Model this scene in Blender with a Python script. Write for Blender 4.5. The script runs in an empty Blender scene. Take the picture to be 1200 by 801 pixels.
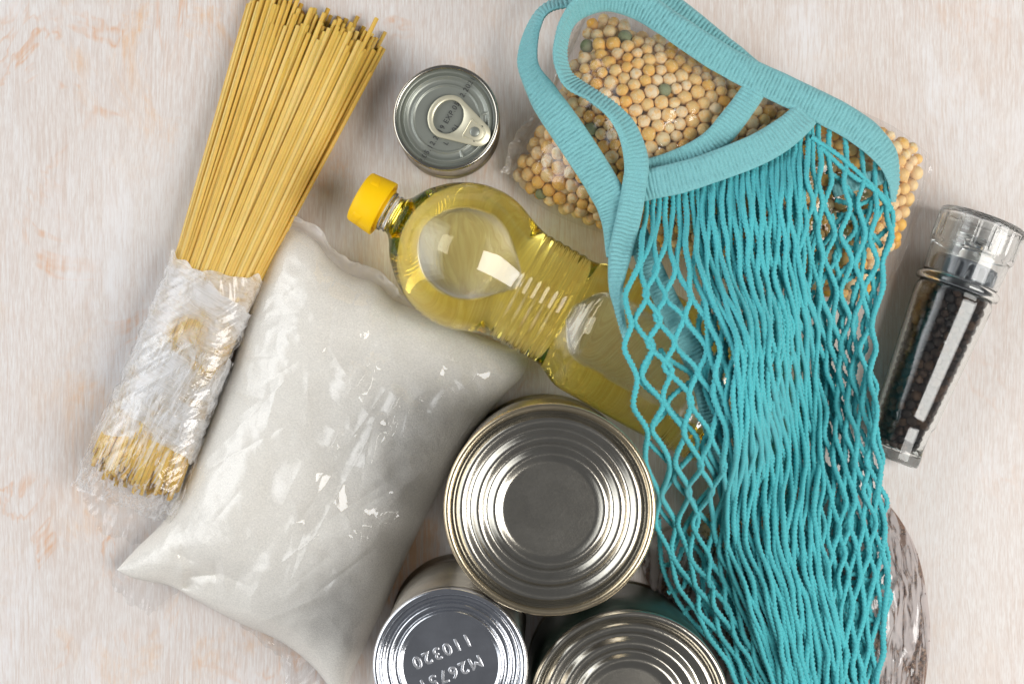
import bpy, math, random
import numpy as np
from mathutils import Matrix, Vector

rng = np.random.default_rng(7)
random.seed(7)
PI = math.pi
sc = bpy.context.scene
C = sc.collection

# ------------------------------------------------------------------ camera, world, lights, exposure
D = 0.775                      # camera height above the board
KPX = D * 36 / 50 / 1200       # metres per photo pixel on the board
cam_d = bpy.data.cameras.new('camera')
cam_d.lens = 50; cam_d.sensor_width = 36; cam_d.clip_start = 0.02; cam_d.clip_end = 20
cam_d.dof.use_dof = True; cam_d.dof.focus_distance = D - 0.062; cam_d.dof.aperture_fstop = 14
cam = bpy.data.objects.new('camera', cam_d); C.objects.link(cam)
cam.location = (0, 0, D)
sc.camera = cam

w = bpy.data.worlds.new('World'); sc.world = w; w.use_nodes = True
bg = w.node_tree.nodes['Background']
bg.inputs[0].default_value = (0.80, 0.82, 0.88, 1); bg.inputs[1].default_value = 0.18

def area(name, loc, target, sx, sy, radiance, col):
    l = bpy.data.lights.new(name, 'AREA'); l.shape = 'RECTANGLE'; l.size = sx; l.size_y = sy
    l.energy = radiance * PI * sx * sy; l.color = col
    o = bpy.data.objects.new(name, l); C.objects.link(o); o.location = loc
    o.rotation_euler = (Vector(target) - Vector(loc)).to_track_quat('-Z', 'Y').to_euler()
    return o
area('window_light', (0.92, -0.30, 1.08), (0.08, -0.02, 0.0), 0.78, 1.06, 8.6, (1.0, 0.975, 0.94))
# curtained window on the left: brightest in the middle
for k_, (sx_, sy_, L_) in enumerate(((2.9, 1.62, 0.95), (2.3, 1.25, 1.0), (1.7, 0.9, 1.05), (1.1, 0.55, 1.0))):
    area('curtain_light', (-1.45 + 0.012 * k_, 0.25, 0.83), (0.0, 0.0, 0.0), sx_, sy_, L_, (0.94, 0.97, 1.0))

sc.view_settings.view_transform = 'Standard'; sc.view_settings.look = 'None'
sc.view_settings.exposure = -0.04; sc.view_settings.gamma = 1.0; sc.view_settings.use_curve_mapping = False
cy = sc.cycles
cy.max_bounces = 20; cy.transmission_bounces = 16; cy.glossy_bounces = 8; cy.diffuse_bounces = 4
cy.transparent_max_bounces = 32; cy.blur_glossy = 0.4; cy.sample_clamp_indirect = 25.0
cy.use_denoising = True
try: cy.denoiser = 'OPENIMAGEDENOISE'
except Exception: pass

# ------------------------------------------------------------------ helpers
def at(px, py, h=0.0):
    """photo pixel + height -> world point (vectorised)"""
    px = np.asarray(px, float); py = np.asarray(py, float); h = np.asarray(h, float)
    s = KPX * (D - h) / D
    return np.stack(np.broadcast_arrays((px - 600) * s, (400.5 - py) * s, h), -1)

def topx(P):
    """world point -> photo pixel"""
    s = KPX * (D - P[..., 2]) / D
    return P[..., 0] / s + 600, 400.5 - P[..., 1] / s

_perm = np.random.default_rng(3).permutation(256); _perm = np.concatenate([_perm] * 3)
_grad = np.random.default_rng(4).normal(size=(256, 3)); _grad /= np.linalg.norm(_grad, axis=1)[:, None]
def perlin(P):
    P = np.asarray(P, float); i = np.floor(P).astype(int); f = P - i; i &= 255
    u = f * f * f * (f * (f * 6 - 15) + 10)
    out = 0
    for dx in (0, 1):
        wx = u[..., 0] if dx else 1 - u[..., 0]
        for dy in (0, 1):
            wy = u[..., 1] if dy else 1 - u[..., 1]
            for dz in (0, 1):
                wz = u[..., 2] if dz else 1 - u[..., 2]
                g = _grad[_perm[_perm[_perm[i[..., 0] + dx] + i[..., 1] + dy] + i[..., 2] + dz] & 255]
                d = f - np.array([dx, dy, dz])
                out = out + wx * wy * wz * (g * d).sum(-1)
    return out * 1.5
def fbm(P, n=3):
    P = np.asarray(P, float); s = 0; a = 1.0
    for k in range(n):
        s = s + a * perlin(P * 2 ** k + 17.3 * k); a *= 0.5
    return s

def sm(a, b, x):
    t = np.clip((np.asarray(x, float) - a) / (b - a), 0, 1); return t * t * (3 - 2 * t)

def make_mesh(name, V, quads=None, tris=None, smooth=True):
    V = np.asarray(V, np.float32).reshape(-1, 3)
    me = bpy.data.meshes.new(name)
    idx, st, n = [], [], 0
    if quads is not None and len(quads):
        q = np.asarray(quads, np.int32).reshape(-1, 4); idx.append(q.ravel()); st.append(np.arange(len(q)) * 4); n = q.size
    if tris is not None and len(tris):
        t = np.asarray(tris, np.int32).reshape(-1, 3); idx.append(t.ravel()); st.append(n + np.arange(len(t)) * 3)
    idx = np.concatenate(idx); st = np.concatenate(st)
    me.vertices.add(len(V)); me.vertices.foreach_set('co', V.ravel())
    me.loops.add(len(idx)); me.loops.foreach_set('vertex_index', idx)
    me.polygons.add(len(st)); me.polygons.foreach_set('loop_start', st.astype(np.int32))
    me.update(calc_edges=True); me.validate()
    me.polygons.foreach_set('use_smooth', np.full(len(me.polygons), smooth))
    return me

def add_uv(me, uv):
    l = me.uv_layers.new(name='UVMap'); vi = np.empty(len(me.loops), np.int32)
    me.loops.foreach_get('vertex_index', vi)
    l.data.foreach_set('uv', np.asarray(uv, np.float32)[vi].ravel())

def thing(name, label, cat, loc, group=None):
    o = bpy.data.objects.new(name, None); C.objects.link(o)
    o.empty_display_size = 0.02; o.location = loc
    o['label'] = label; o['category'] = cat
    if group: o['group'] = group
    return o

def wloc(o):
    v = Vector((0, 0, 0))
    while o is not None:
        v = v + o.location; o = o.parent
    return v

def part(name, me, mat, parent, kind=None, label=None, matrix=None):
    """child object; mesh data in world coordinates (or placed by matrix, in world space)"""
    o = bpy.data.objects.new(name, me); C.objects.link(o)
    if mat is not None and not me.materials: me.materials.append(mat)
    o.parent = parent
    r = wloc(parent)
    if matrix is None: o.location = -r
    else: o.matrix_basis = Matrix.Translation(-r) @ matrix
    if kind: o['kind'] = kind
    if label: o['label'] = label
    return o

def grid_quads(nu, nv, closed_u=False, closed_v=False, off=0):
    iu = np.arange(nu if closed_u else nu - 1); iv = np.arange(nv if closed_v else nv - 1)
    a, b = np.meshgrid(iu, iv, indexing='ij'); a2 = (a + 1) % nu; b2 = (b + 1) % nv
    return np.stack([a * nv + b, a2 * nv + b, a2 * nv + b2, a * nv + b2], -1).reshape(-1, 4) + off

def frame_from(axis, up=(0, 0, 1)):
    a = np.asarray(axis, float); a /= np.linalg.norm(a)
    s = np.cross(up, a); s /= np.linalg.norm(s)
    return a, s, np.cross(a, s)

def lathe(prof, origin, axis, n=96, up=(0, 0, 1), rfun=None, close=False):
    """revolve (t, r) pairs round an axis: outward normals when t grows and the profile is walked outside"""
    prof = np.asarray(prof, float)
    a, s, v = frame_from(axis, up)
    th = np.linspace(0, 2 * PI, n, endpoint=False)
    t = prof[:, 0][:, None]; r = prof[:, 1][:, None] * np.ones((1, n))
    if rfun is not None: r = rfun(t, r, th[None, :])
    P = np.asarray(origin) + t[..., None] * a + (r * np.cos(th))[..., None] * s + (r * np.sin(th))[..., None] * v
    m = len(prof)
    q = grid_quads(m, n, closed_u=close, closed_v=True)[:, ::-1]
    return P.reshape(-1, 3), q

def vlathe(prof, cx, cy, n=128):
    """profile of (r, z) round a vertical axis; walked from the axis outward and down"""
    prof = np.asarray(prof, float)
    th = np.linspace(0, 2 * PI, n, endpoint=False)
    P = np.stack([cx + prof[:, 0][:, None] * np.cos(th), cy + prof[:, 0][:, None] * np.sin(th), prof[:, 1][:, None] + 0 * th], -1)
    return P.reshape(-1, 3), grid_quads(len(prof), n, closed_v=True)

def catmull(pts, n):
    """smooth polyline through pts, resampled to n points by arc length (all columns)"""
    p = np.asarray(pts, float); p = np.vstack([2 * p[0] - p[1], p, 2 * p[-1] - p[-2]])
    out = []
    for i in range(1, len(p) - 2):
        t = np.linspace(0, 1, 40, endpoint=False)[:, None]
        a, b, c, d = p[i - 1], p[i], p[i + 1], p[i + 2]
        out.append(0.5 * (2 * b + (c - a) * t + (2 * a - 5 * b + 4 * c - d) * t ** 2 + (3 * b - a - 3 * c + d) * t ** 3))
    q = np.vstack(out + [p[-2][None]])
    dd = np.r_[0, np.cumsum(np.linalg.norm(np.diff(q[:, :2], axis=0), axis=1))]
    s = np.linspace(0, dd[-1], n)
    return np.stack([np.interp(s, dd, q[:, k]) for k in range(q.shape[1])], 1)

def polysample(pts, n):
    p = np.asarray(pts, float); d = np.r_[0, np.cumsum(np.linalg.norm(np.diff(p, axis=0), axis=1))]
    s = np.linspace(0, d[-1], n)
    return np.stack([np.interp(s, d, p[:, k]) for k in range(p.shape[1])], 1)

class Coons:
    """patch between four pixel polylines: top and bottom run left to right, left and right run top to bottom"""
    def __init__(s, top, right, bottom, left):
        s.e = [catmull(e, 200) for e in (top, right, bottom, left)]
    def ev(s, a, b):
        f = lambda e, x: np.stack([np.interp(x, np.linspace(0, 1, 200), e[:, k]) for k in (0, 1)], -1)
        T, R, B, L = s.e
        A, Bb = a[..., None], b[..., None]
        return ((1 - Bb) * f(T, a) + Bb * f(B, a) + (1 - A) * f(L, b) + A * f(R, b)
                - (1 - A) * (1 - Bb) * T[0] - A * (1 - Bb) * T[-1] - (1 - A) * Bb * B[0] - A * Bb * B[-1])

_ico = {}
def ico(sub):
    if sub not in _ico:
        import bmesh
        bm = bmesh.new(); bmesh.ops.create_icosphere(bm, subdivisions=sub, radius=1)
        V = np.array([v.co[:] for v in bm.verts]); F = np.array([[v.index for v in f.verts] for f in bm.faces]); bm.free()
        _ico[sub] = (V, F)
    return _ico[sub]

# ------------------------------------------------------------------ materials
def new_mat(name):
    m = bpy.data.materials.new(name); m.use_nodes = True
    nt = m.node_tree; nt.nodes.clear()
    out = nt.nodes.new('ShaderNodeOutputMaterial')
    return m, nt, out
class NT:
    def __init__(s, nt): s.nt = nt
    def n(s, t, **kw):
        nd = s.nt.nodes.new('ShaderNode' + t)
        for k, v in kw.items():
            if k.startswith('i_'):
                key = k[2:]; key = int(key) if key.isdigit() else key.replace('_', ' ')
                nd.inputs[key].default_value = v
            else: setattr(nd, k, v)
        return nd
    def l(s, a, b): s.nt.links.new(a, b)
    def noise(s, vec, scale, detail=3, rough=0.55, dist=0.0):
        nd = s.n('TexNoise'); nd.inputs['Scale'].default_value = scale; nd.inputs['Detail'].default_value = detail
        nd.inputs['Roughness'].default_value = rough; nd.inputs['Distortion'].default_value = dist
        if vec is not None: s.l(vec, nd.inputs['Vector'])
        return nd.outputs['Fac']
    def mapping(s, vec, scale=(1, 1, 1), loc=(0, 0, 0), rot=(0, 0, 0)):
        nd = s.n('Mapping'); nd.inputs['Scale'].default_value = scale; nd.inputs['Location'].default_value = loc; nd.inputs['Rotation'].default_value = rot
        s.l(vec, nd.inputs['Vector']); return nd.outputs[0]
    def ramp(s, fac, stops):
        nd = s.n('ValToRGB'); r = nd.color_ramp
        while len(r.elements) > 1: r.elements.remove(r.elements[-1])
        for i, (p, c) in enumerate(stops):
            e = r.elements[0] if i == 0 else r.elements.new(p)
            e.position = p; e.color = (c, c, c, 1) if isinstance(c, (int, float)) else (*c, 1)
        s.l(fac, nd.inputs[0]); return nd.outputs[0]
    def mix(s, fac, a, b, mode='MIX'):
        nd = s.n('Mix'); nd.data_type = 'RGBA'; nd.blend_type = mode
        for sock, v in ((nd.inputs[0], fac), (nd.inputs[6], a), (nd.inputs[7], b)):
            if isinstance(v, (int, float)): sock.default_value = v
            elif isinstance(v, tuple): sock.default_value = (*v, 1)
            else: s.l(v, sock)
        return nd.outputs[2]
    def math(s, op, a, b=None, clamp=False):
        nd = s.n('Math'); nd.operation = op; nd.use_clamp = clamp
        for sock, v in ((nd.inputs[0], a), (nd.inputs[1], b)):
            if v is None: continue
            if isinstance(v, (int, float)): sock.default_value = v
            else: s.l(v, sock)
        return nd.outputs[0]
    def bump(s, h, strength, dist):
        nd = s.n('Bump'); nd.inputs['Strength'].default_value = strength; nd.inputs['Distance'].default_value = dist
        s.l(h, nd.inputs['Height']); return nd.outputs[0]

def setp(b, base=None, rough=None, metal=None, **kw):
    if base is not None: b.inputs['Base Color'].default_value = (*base, 1)
    if rough is not None: b.inputs['Roughness'].default_value = rough
    if metal is not None: b.inputs['Metallic'].default_value = metal
    for k, v in kw.items(): b.inputs[k.replace('_', ' ')].default_value = v

def mat_table():
    m, nt, out = new_mat('whitewashed_wood'); N = NT(nt)
    co = N.n('TexCoord').outputs['Object']
    b = N.n('BsdfPrincipled'); setp(b, rough=0.62); b.inputs['Specular IOR Level'].default_value = 0.25
    warp = N.noise(N.mapping(co, (14, 3, 1)), 1.0, 4)
    wv = N.n('VectorMath'); wv.operation = 'MULTIPLY_ADD'
    cmb = N.n('CombineXYZ'); N.l(warp, cmb.inputs[0]); cmb.inputs[1].default_value = 0
    N.l(cmb.outputs[0], wv.inputs[0]); wv.inputs[1].default_value = (0.02, 0, 0); N.l(co, wv.inputs[2])
    vec = wv.outputs[0]
    fine = N.noise(N.mapping(vec, (1, 0.050, 1)), 820, 4, 0.68)
    mid = N.noise(N.mapping(vec, (1, 0.05, 1)), 330, 4, 0.7)
    wide = N.noise(N.mapping(vec, (1, 0.22, 1)), 14, 5, 0.6)
    # painted white, thin in places
    paint = N.mix(N.ramp(wide, [(0.36, 0.0), (0.62, 1.0)]), (0.725, 0.675, 0.637), (0.745, 0.720, 0.700))
    thin = N.ramp(N.noise(N.mapping(co, (1, 0.4, 1), (3.1, 1.7, 0)), 7, 5, 0.65), [(0.40, 0.12), (0.62, 1.0)])
    g = N.ramp(fine, [(0.40, 1.0), (0.56, 0.0)])
    c = N.mix(N.math('MULTIPLY', N.math('MULTIPLY', g, N.math('ADD', N.math('MULTIPLY', thin, 0.75), 0.25)), 0.60), paint, (0.56, 0.43, 0.36))
    micro = N.ramp(N.noise(N.mapping(vec, (1, 0.085, 1), (2.5, 7.1, 0)), 1600, 2, 0.6), [(0.42, 1.0), (0.56, 0.0)])
    c = N.mix(N.math('MULTIPLY', micro, 0.34), c, (0.55, 0.45, 0.39))
    g2 = N.ramp(mid, [(0.50, 0.0), (0.68, 1.0)])
    c = N.mix(N.math('MULTIPLY', N.math('MULTIPLY', g2, thin), 0.42), c, (0.58, 0.42, 0.33))
    # orange stains where the brush missed
    st = N.noise(N.mapping(vec, (1.0, 0.75, 1), (0.37, 0.11, 0), (0, 0, 0.5)), 15, 8, 0.72, 0.7)
    region = N.ramp(N.noise(N.mapping(co, (1, 0.8, 1), (0.9, 4.2, 0)), 4.2, 2), [(0.40, 0.0), (0.56, 1.0)])
    dry = N.ramp(N.noise(N.mapping(vec, (1, 0.05, 1), (5, 2, 0)), 420, 4, 0.7), [(0.38, 0.15), (0.58, 1.0)])
    sx_ = N.n('SeparateXYZ'); N.l(co, sx_.inputs[0])
    side = N.ramp(N.math('ADD', N.math('MULTIPLY', sx_.outputs[0], 1.6), 0.5), [(0.36, 1.0), (0.62, 0.22)])
    corner = N.n('VectorMath'); corner.operation = 'DISTANCE'; N.l(co, corner.inputs[0]); corner.inputs[1].default_value = (-0.27, 0.20, 0)
    region = N.math('MAXIMUM', N.math('MULTIPLY', region, side), N.ramp(corner.outputs['Value'], [(0.03, 1.0), (0.15, 0.0)]))
    smask = N.math('MULTIPLY', N.math('MULTIPLY', N.ramp(st, [(0.52, 0.0), (0.65, 0.85)]), region), dry)
    c = N.mix(smask, c, (0.72, 0.41, 0.18))
    # thin curly knots of stain
    kn = N.noise(N.mapping(vec, (1, 0.5, 1), (9.3, 3.3, 0)), 15, 4, 0.62, 1.6)
    ridge = N.math('ABSOLUTE', N.math('SUBTRACT', kn, 0.5))
    line = N.math('MULTIPLY', N.ramp(ridge, [(0.0, 1.0), (0.028, 0.0)]), N.ramp(N.noise(N.mapping(co, (1, 1, 1), (2.2, 8.8, 0)), 12, 3), [(0.52, 0.0), (0.64, 0.8)]))
    c = N.mix(N.math('MULTIPLY', N.math('MULTIPLY', line, side), dry), c, (0.66, 0.38, 0.22))
    # dabs of thicker white
    wh = N.ramp(N.noise(N.mapping(vec, (1, 0.5, 1), (7.7, 0.3, 0)), 13, 6, 0.66, 0.5), [(0.53, 0.0), (0.66, 0.8)])
    c = N.mix(N.math('MULTIPLY', wh, N.ramp(fine, [(0.36, 0.25), (0.5, 1.0)])), c, (0.78, 0.765, 0.765))
    N.l(c, b.inputs['Base Color'])
    hgt = N.math('ADD', N.math('MULTIPLY', fine, 1.0), N.math('MULTIPLY', mid, 0.6))
    N.l(N.bump(hgt, 0.35, 0.0005), b.inputs['Normal'])
    N.l(b.outputs[0], out.inputs[0]); return m

def mat_film(name, haze=0.04, rough=0.07, f0=0.075, bscale=0, bstr=0.3, bdist=0.0006, tint=(0.99, 0.99, 0.985), hcol=(0.85, 0.85, 0.86), hmask=None, stretch=(1, 1, 1)):
    m, nt, out = new_mat(name); N = NT(nt)
    co = N.n('TexCoord').outputs['Object']
    tr = N.n('BsdfTransparent'); tr.inputs[0].default_value = (*tint, 1)
    df = N.n('BsdfDiffuse'); df.inputs[0].default_value = (*hcol, 1)
    tl = N.n('BsdfTranslucent'); tl.inputs[0].default_value = (*hcol, 1)
    dm = N.n('MixShader'); dm.inputs[0].default_value = 0.4; N.l(df.outputs[0], dm.inputs[1]); N.l(tl.outputs[0], dm.inputs[2])
    gl = N.n('BsdfGlossy'); gl.inputs['Roughness'].default_value = rough
    lw = N.n('LayerWeight')
    if bscale:
        bn = N.bump(N.noise(N.mapping(co, stretch), bscale, 3, 0.55, 0.8), bstr, bdist)
        N.l(bn, gl.inputs['Normal']); N.l(bn, lw.inputs['Normal'])
    f = N.math('ADD', N.math('MULTIPLY', N.math('POWER', lw.outputs['Facing'], 5.0), 0.6), f0, True)
    m1 = N.n('MixShader'); m1.inputs[0].default_value = haze
    if hmask is not None: N.l(hmask(N, co), m1.inputs[0])
    N.l(tr.outputs[0], m1.inputs[1]); N.l(dm.outputs[0], m1.inputs[2])
    m2 = N.n('MixShader'); N.l(f, m2.inputs[0]); N.l(m1.outputs[0], m2.inputs[1]); N.l(gl.outputs[0], m2.inputs[2])
    N.l(m2.outputs[0], out.inputs[0]); return m

def mat_metal(name, base, rough, nscale=900, namp=0.08, dirt=None, aniso=0.0):
    m, nt, out = new_mat(name); N = NT(nt)
    co = N.n('TexCoord').outputs['Object']
    b = N.n('BsdfPrincipled'); setp(b, base, rough, 1.0)
    nz = N.noise(co, nscale, 4, 0.6)
    N.l(N.math('ADD', N.math('MULTIPLY', nz, namp), rough - namp * 0.5), b.inputs['Roughness'])
    big = N.noise(co, 60, 4, 0.6, 0.5)
    c = N.mix(N.ramp(big, [(0.35, 0.0), (0.7, 1.0)]), tuple(x * 0.82 for x in base), base)
    if dirt: c = N.mix(N.ramp(N.noise(co, 420, 6, 0.75), [(0.50, 0.0), (0.66, 0.75)]), c, dirt)
    N.l(c, b.inputs['Base Color'])
    sc1 = N.noise(N.mapping(N.mapping(co, (1, 1, 1), (0, 0, 0), (0, 0, 0.7)), (1, 0.02, 1)), 1500, 2)
    sc2 = N.noise(N.mapping(N.mapping(co, (1, 1, 1), (0.3, 0.1, 0), (0, 0, -0.4)), (1, 0.02, 1)), 1100, 2)
    dent = N.noise(co, 75, 2)
    hh_ = N.math('ADD', N.math('MULTIPLY', N.math('ADD', sc1, sc2), 0.5), N.math('ADD', N.noise(co, 1800, 3), N.math('MULTIPLY', dent, 2.5)))
    N.l(N.bump(hh_, 0.10, 0.0003), b.inputs['Normal'])
    N.l(b.outputs[0], out.inputs[0]); return m

def mat_plain(name, base, rough=0.5, var=0.12, nscale=300, objvar=0.0, spec=0.5, bump=0.0, bscale=800, metal=0.0, sheen=0.0, sss=0.0, coat=0.0, hues=None):
    """principled with grain; hues: colours picked per object or per mesh island"""
    m, nt, out = new_mat(name); N = NT(nt)
    co = N.n('TexCoord').outputs['Object']
    b = N.n('BsdfPrincipled'); setp(b, base, rough, metal); b.inputs['Specular IOR Level'].default_value = spec
    if sheen: b.inputs['Sheen Weight'].default_value = sheen; b.inputs['Sheen Roughness'].default_value = 0.5
    if coat: b.inputs['Coat Weight'].default_value = coat; b.inputs['Coat Roughness'].default_value = 0.1
    if sss:
        b.inputs['Subsurface Weight'].default_value = sss; b.inputs['Subsurface Radius'].default_value = (0.004, 0.002, 0.0008); b.inputs['Subsurface Scale'].default_value = 0.5
    base_s = base
    if hues:
        geo = N.n('NewGeometry').outputs['Random Per Island']; oi = N.n('ObjectInfo').outputs['Random']
        r = N.math('FRACT', N.math('ADD', geo, oi))
        nd = N.ramp(r, [(i / len(hues), h) for i, h in enumerate(hues)]); base_s = nd
        nt.nodes[-1].color_ramp.interpolation = 'CONSTANT'
    nz = N.noise(co, nscale, 4, 0.6)
    dark = N.mix(0.0, base_s, base_s)
    mul = N.n('Mix'); mul.data_type = 'RGBA'; mul.blend_type = 'MULTIPLY'; mul.inputs[0].default_value = 1.0
    N.l(dark, mul.inputs[6])
    v = N.ramp(nz, [(0.3, 1 - var), (0.7, 1.0)])
    N.l(v, mul.inputs[7])
    N.l(mul.outputs[2], b.inputs['Base Color'])
    if bump: N.l(N.bump(N.noise(co, bscale, 4, 0.65), bump, 0.0006), b.inputs['Normal'])
    N.l(b.outputs[0], out.inputs[0]); return m

def mat_glass(name, col=(1, 1, 1), ior=1.46, rough=0.0, absorb=None, density=0):
    m, nt, out = new_mat(name); N = NT(nt)
    g = N.n('BsdfGlass'); g.inputs['Color'].default_value = (*col, 1); g.inputs['IOR'].default_value = ior; g.inputs['Roughness'].default_value = rough
    N.l(g.outputs[0], out.inputs[0])
    if absorb:
        v = N.n('VolumeAbsorption'); v.inputs[0].default_value = (*absorb, 1); v.inputs[1].default_value = density
        N.l(v.outputs[0], out.inputs[1])
    return m

M = {}
M['table'] = mat_table()
M['pasta'] = mat_plain('dry_pasta', (0.66, 0.42, 0.12), 0.42, 0.10, 120, spec=0.4, bump=0.05, bscale=500, sss=0.35,
                       hues=[(0.76, 0.50, 0.105), (0.80, 0.55, 0.14), (0.74, 0.47, 0.09), (0.78, 0.52, 0.12), (0.81, 0.58, 0.18), (0.75, 0.485, 0.10)])
M['grain'] = mat_plain('white_grain', (0.93, 0.89, 0.82), 0.85, 0.20, 1150, spec=0.1, bump=0.45, bscale=1300)
M['pea'] = mat_plain('dried_pea', (0.7, 0.45, 0.2), 0.5, 0.2, 420, spec=0.3, bump=0.25, bscale=700,
                     hues=[(0.88, 0.58, 0.22), (0.92, 0.70, 0.38), (0.90, 0.52, 0.12), (0.93, 0.76, 0.50), (0.90, 0.63, 0.27), (0.86, 0.46, 0.09),
                           (0.92, 0.72, 0.44), (0.91, 0.64, 0.28), (0.94, 0.76, 0.48), (0.88, 0.54, 0.15), (0.90, 0.66, 0.32), (0.92, 0.74, 0.42)])
_nt = M['pea'].node_tree; _N = NT(_nt); _b = next(n for n in _nt.nodes if n.type == 'BSDF_PRINCIPLED')
_src = _b.inputs['Base Color'].links[0].from_socket
_co = _N.n('TexCoord').outputs['Object']; _vm = _N.n('VectorMath'); _vm.operation = 'ADD'; _N.l(_co, _vm.inputs[0])
_cx = _N.n('CombineXYZ'); _N.l(_N.math('MULTIPLY', _N.n('ObjectInfo').outputs['Random'], 50.0), _cx.inputs[0]); _N.l(_cx.outputs[0], _vm.inputs[1])
_mot = _N.mix(_N.ramp(_N.noise(_vm.outputs[0], 1.1, 3, 0.6), [(0.47, 0.0), (0.62, 0.65)]), _src, (0.88, 0.46, 0.09))
_mot = _N.mix(_N.ramp(_N.noise(_vm.outputs[0], 2.3, 3, 0.6, 0.5), [(0.56, 0.0), (0.70, 0.6)]), _mot, (0.94, 0.80, 0.58))
_N.l(_mot, _b.inputs['Base Color'])
M['greenpea'] = mat_plain('green_pea', (0.30, 0.34, 0.19), 0.6, 0.35, 420, spec=0.3, bump=0.3, bscale=700)
M['steel'] = mat_metal('tin_plate', (0.53, 0.50, 0.43), 0.20, dirt=(0.46, 0.43, 0.36))
M['steel_side'] = mat_metal('tin_side', (0.50, 0.47, 0.42), 0.30)
M['gold_rim'] = mat_metal('lacquered_rim', (0.74, 0.62, 0.42), 0.22)
M['chrome'] = mat_metal('bright_tin', (0.78, 0.80, 0.84), 0.13)
M['grey_tin'] = mat_plain('grey_lacquer_tin', (0.30, 0.315, 0.275), 0.36, 0.08, 90, metal=0.55)
M['tab_tin'] = mat_plain('pale_gold_tab', (0.66, 0.62, 0.46), 0.34, 0.06, 200, metal=0.5)
M['ink'] = mat_plain('black_ink', (0.03, 0.03, 0.03), 0.6)
M['yellow'] = mat_plain('yellow_plastic', (0.98, 0.585, 0.002), 0.45, 0.03, 200, spec=0.25)
M['yellow_tab'] = mat_plain('yellow_plastic_tab', (0.96, 0.555, 0.002), 0.45, 0.03, 200, spec=0.25)
M['oil'] = mat_glass('sunflower_oil', (1, 1, 1), 1.46, 0.0, (1.0, 0.895, 0.05), 16)
M['clear'] = mat_glass('clear_plastic', (0.97, 0.98, 0.98), 1.45, 0.0)
M['jar_glass'] = mat_glass('jar_glass', (0.975, 0.985, 0.98), 1.48, 0.0)
M['pepper'] = mat_plain('peppercorn', (0.05, 0.03, 0.022), 0.6, 0.5, 900, spec=0.4, bump=0.9, bscale=900,
                        hues=[(0.045, 0.028, 0.022), (0.085, 0.045, 0.028), (0.03, 0.022, 0.02), (0.06, 0.035, 0.025), (0.13, 0.07, 0.04)])
M['strap'] = mat_plain('teal_ribbed_cotton', (0.24, 0.56, 0.58), 0.9, 0.25, 1400, spec=0.15, bump=0.6, bscale=1800, sheen=0.25)
M['cord'] = mat_plain('teal_cotton_cord', (0.110, 0.60, 0.65), 0.9, 0.35, 1500, spec=0.18, bump=0.45, bscale=2600, sheen=0.25)
M['buckwheat'] = mat_plain('brown_groats', (0.2, 0.1, 0.06), 0.6, 0.3, 700, spec=0.3, bump=0.3, bscale=900,
                           hues=[(0.20, 0.105, 0.06), (0.27, 0.155, 0.09), (0.14, 0.07, 0.045), (0.33, 0.20, 0.12), (0.18, 0.09, 0.06)])
M['green_label'] = mat_plain('dark_green_label', (0.03, 0.06, 0.045), 0.35, 0.3, 200)
M['film_grain'] = mat_film('bag_film_grain', 0.02, 0.028, 0.062, 140, 0.15, 0.001)
M['film_pea'] = mat_film('bag_film_pea', 0.05, 0.06, 0.065, 90, 0.6, 0.002)
def buckmask(N, co):
    s = N.noise(N.mapping(co, (1.6, 0.30, 1), (0.2, 0.4, 0), (0, 0, 0.0)), 75, 4, 0.55, 1.5)
    return N.ramp(s, [(0.41, 0.06), (0.51, 0.60), (0.70, 0.74)])
M['film_buck'] = mat_film('bag_film_buckwheat', 0.05, 0.22, 0.09, 40, 0.5, 0.005, stretch=(1.8, 0.4, 1), hcol=(0.95, 0.89, 0.88), hmask=buckmask)
def wrapmask(N, co):
    d = N.noise(N.mapping(co, (1, 1, 1), (0.3, 0.2, 0), (0, 0, -0.5)), 38, 5, 0.65, 1.2)
    s = N.noise(N.mapping(N.mapping(co, (1, 1, 1), (0, 0, 0), (0, 0, 0.55)), (0.16, 1.5, 1)), 240, 4, 0.65, 1.0)
    return N.math('MULTIPLY', N.ramp(d, [(0.35, 0.12), (0.50, 0.80)]), N.ramp(s, [(0.30, 0.45), (0.60, 1.0)]))
M['film_wrap'] = mat_film('cling_wrap', 0.2, 0.12, 0.06, 55, 0.45, 0.004, hcol=(0.92, 0.93, 0.95), hmask=wrapmask, stretch=(0.6, 1.3, 1))
M['film_flap'] = mat_film('cling_flap', 0.13, 0.10, 0.06, 45, 0.4, 0.003, hcol=(0.86, 0.86, 0.90))

# ------------------------------------------------------------------ the board
V = np.array([[-0.9, -0.75, 0], [0.9, -0.75, 0], [0.9, 0.75, 0], [-0.9, 0.75, 0],
              [-0.9, -0.75, -0.018], [0.9, -0.75, -0.018], [0.9, 0.75, -0.018], [-0.9, 0.75, -0.018]])
tb = bpy.data.objects.new('tabletop', make_mesh('tabletop', V, [[0, 1, 2, 3], [7, 6, 5, 4], [0, 4, 5, 1], [1, 5, 6, 2], [2, 6, 7, 3], [3, 7, 4, 0]], smooth=False))
C.objects.link(tb); tb.data.materials.append(M['table'])
tb['kind'] = 'structure'; tb['label'] = 'whitewashed wooden board with orange stains and fine upright grain'; tb['category'] = 'table'

# heights of what the string bag lies on
GX, GN = 0.0025, 240
HG = np.zeros((GN, GN))
def stamp(P):
    i = np.clip(((P[:, 0] + 0.3) / GX).astype(int), 0, GN - 1); j = np.clip(((P[:, 1] + 0.3) / GX).astype(int), 0, GN - 1)
    np.maximum.at(HG, (i, j), P[:, 2])

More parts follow.
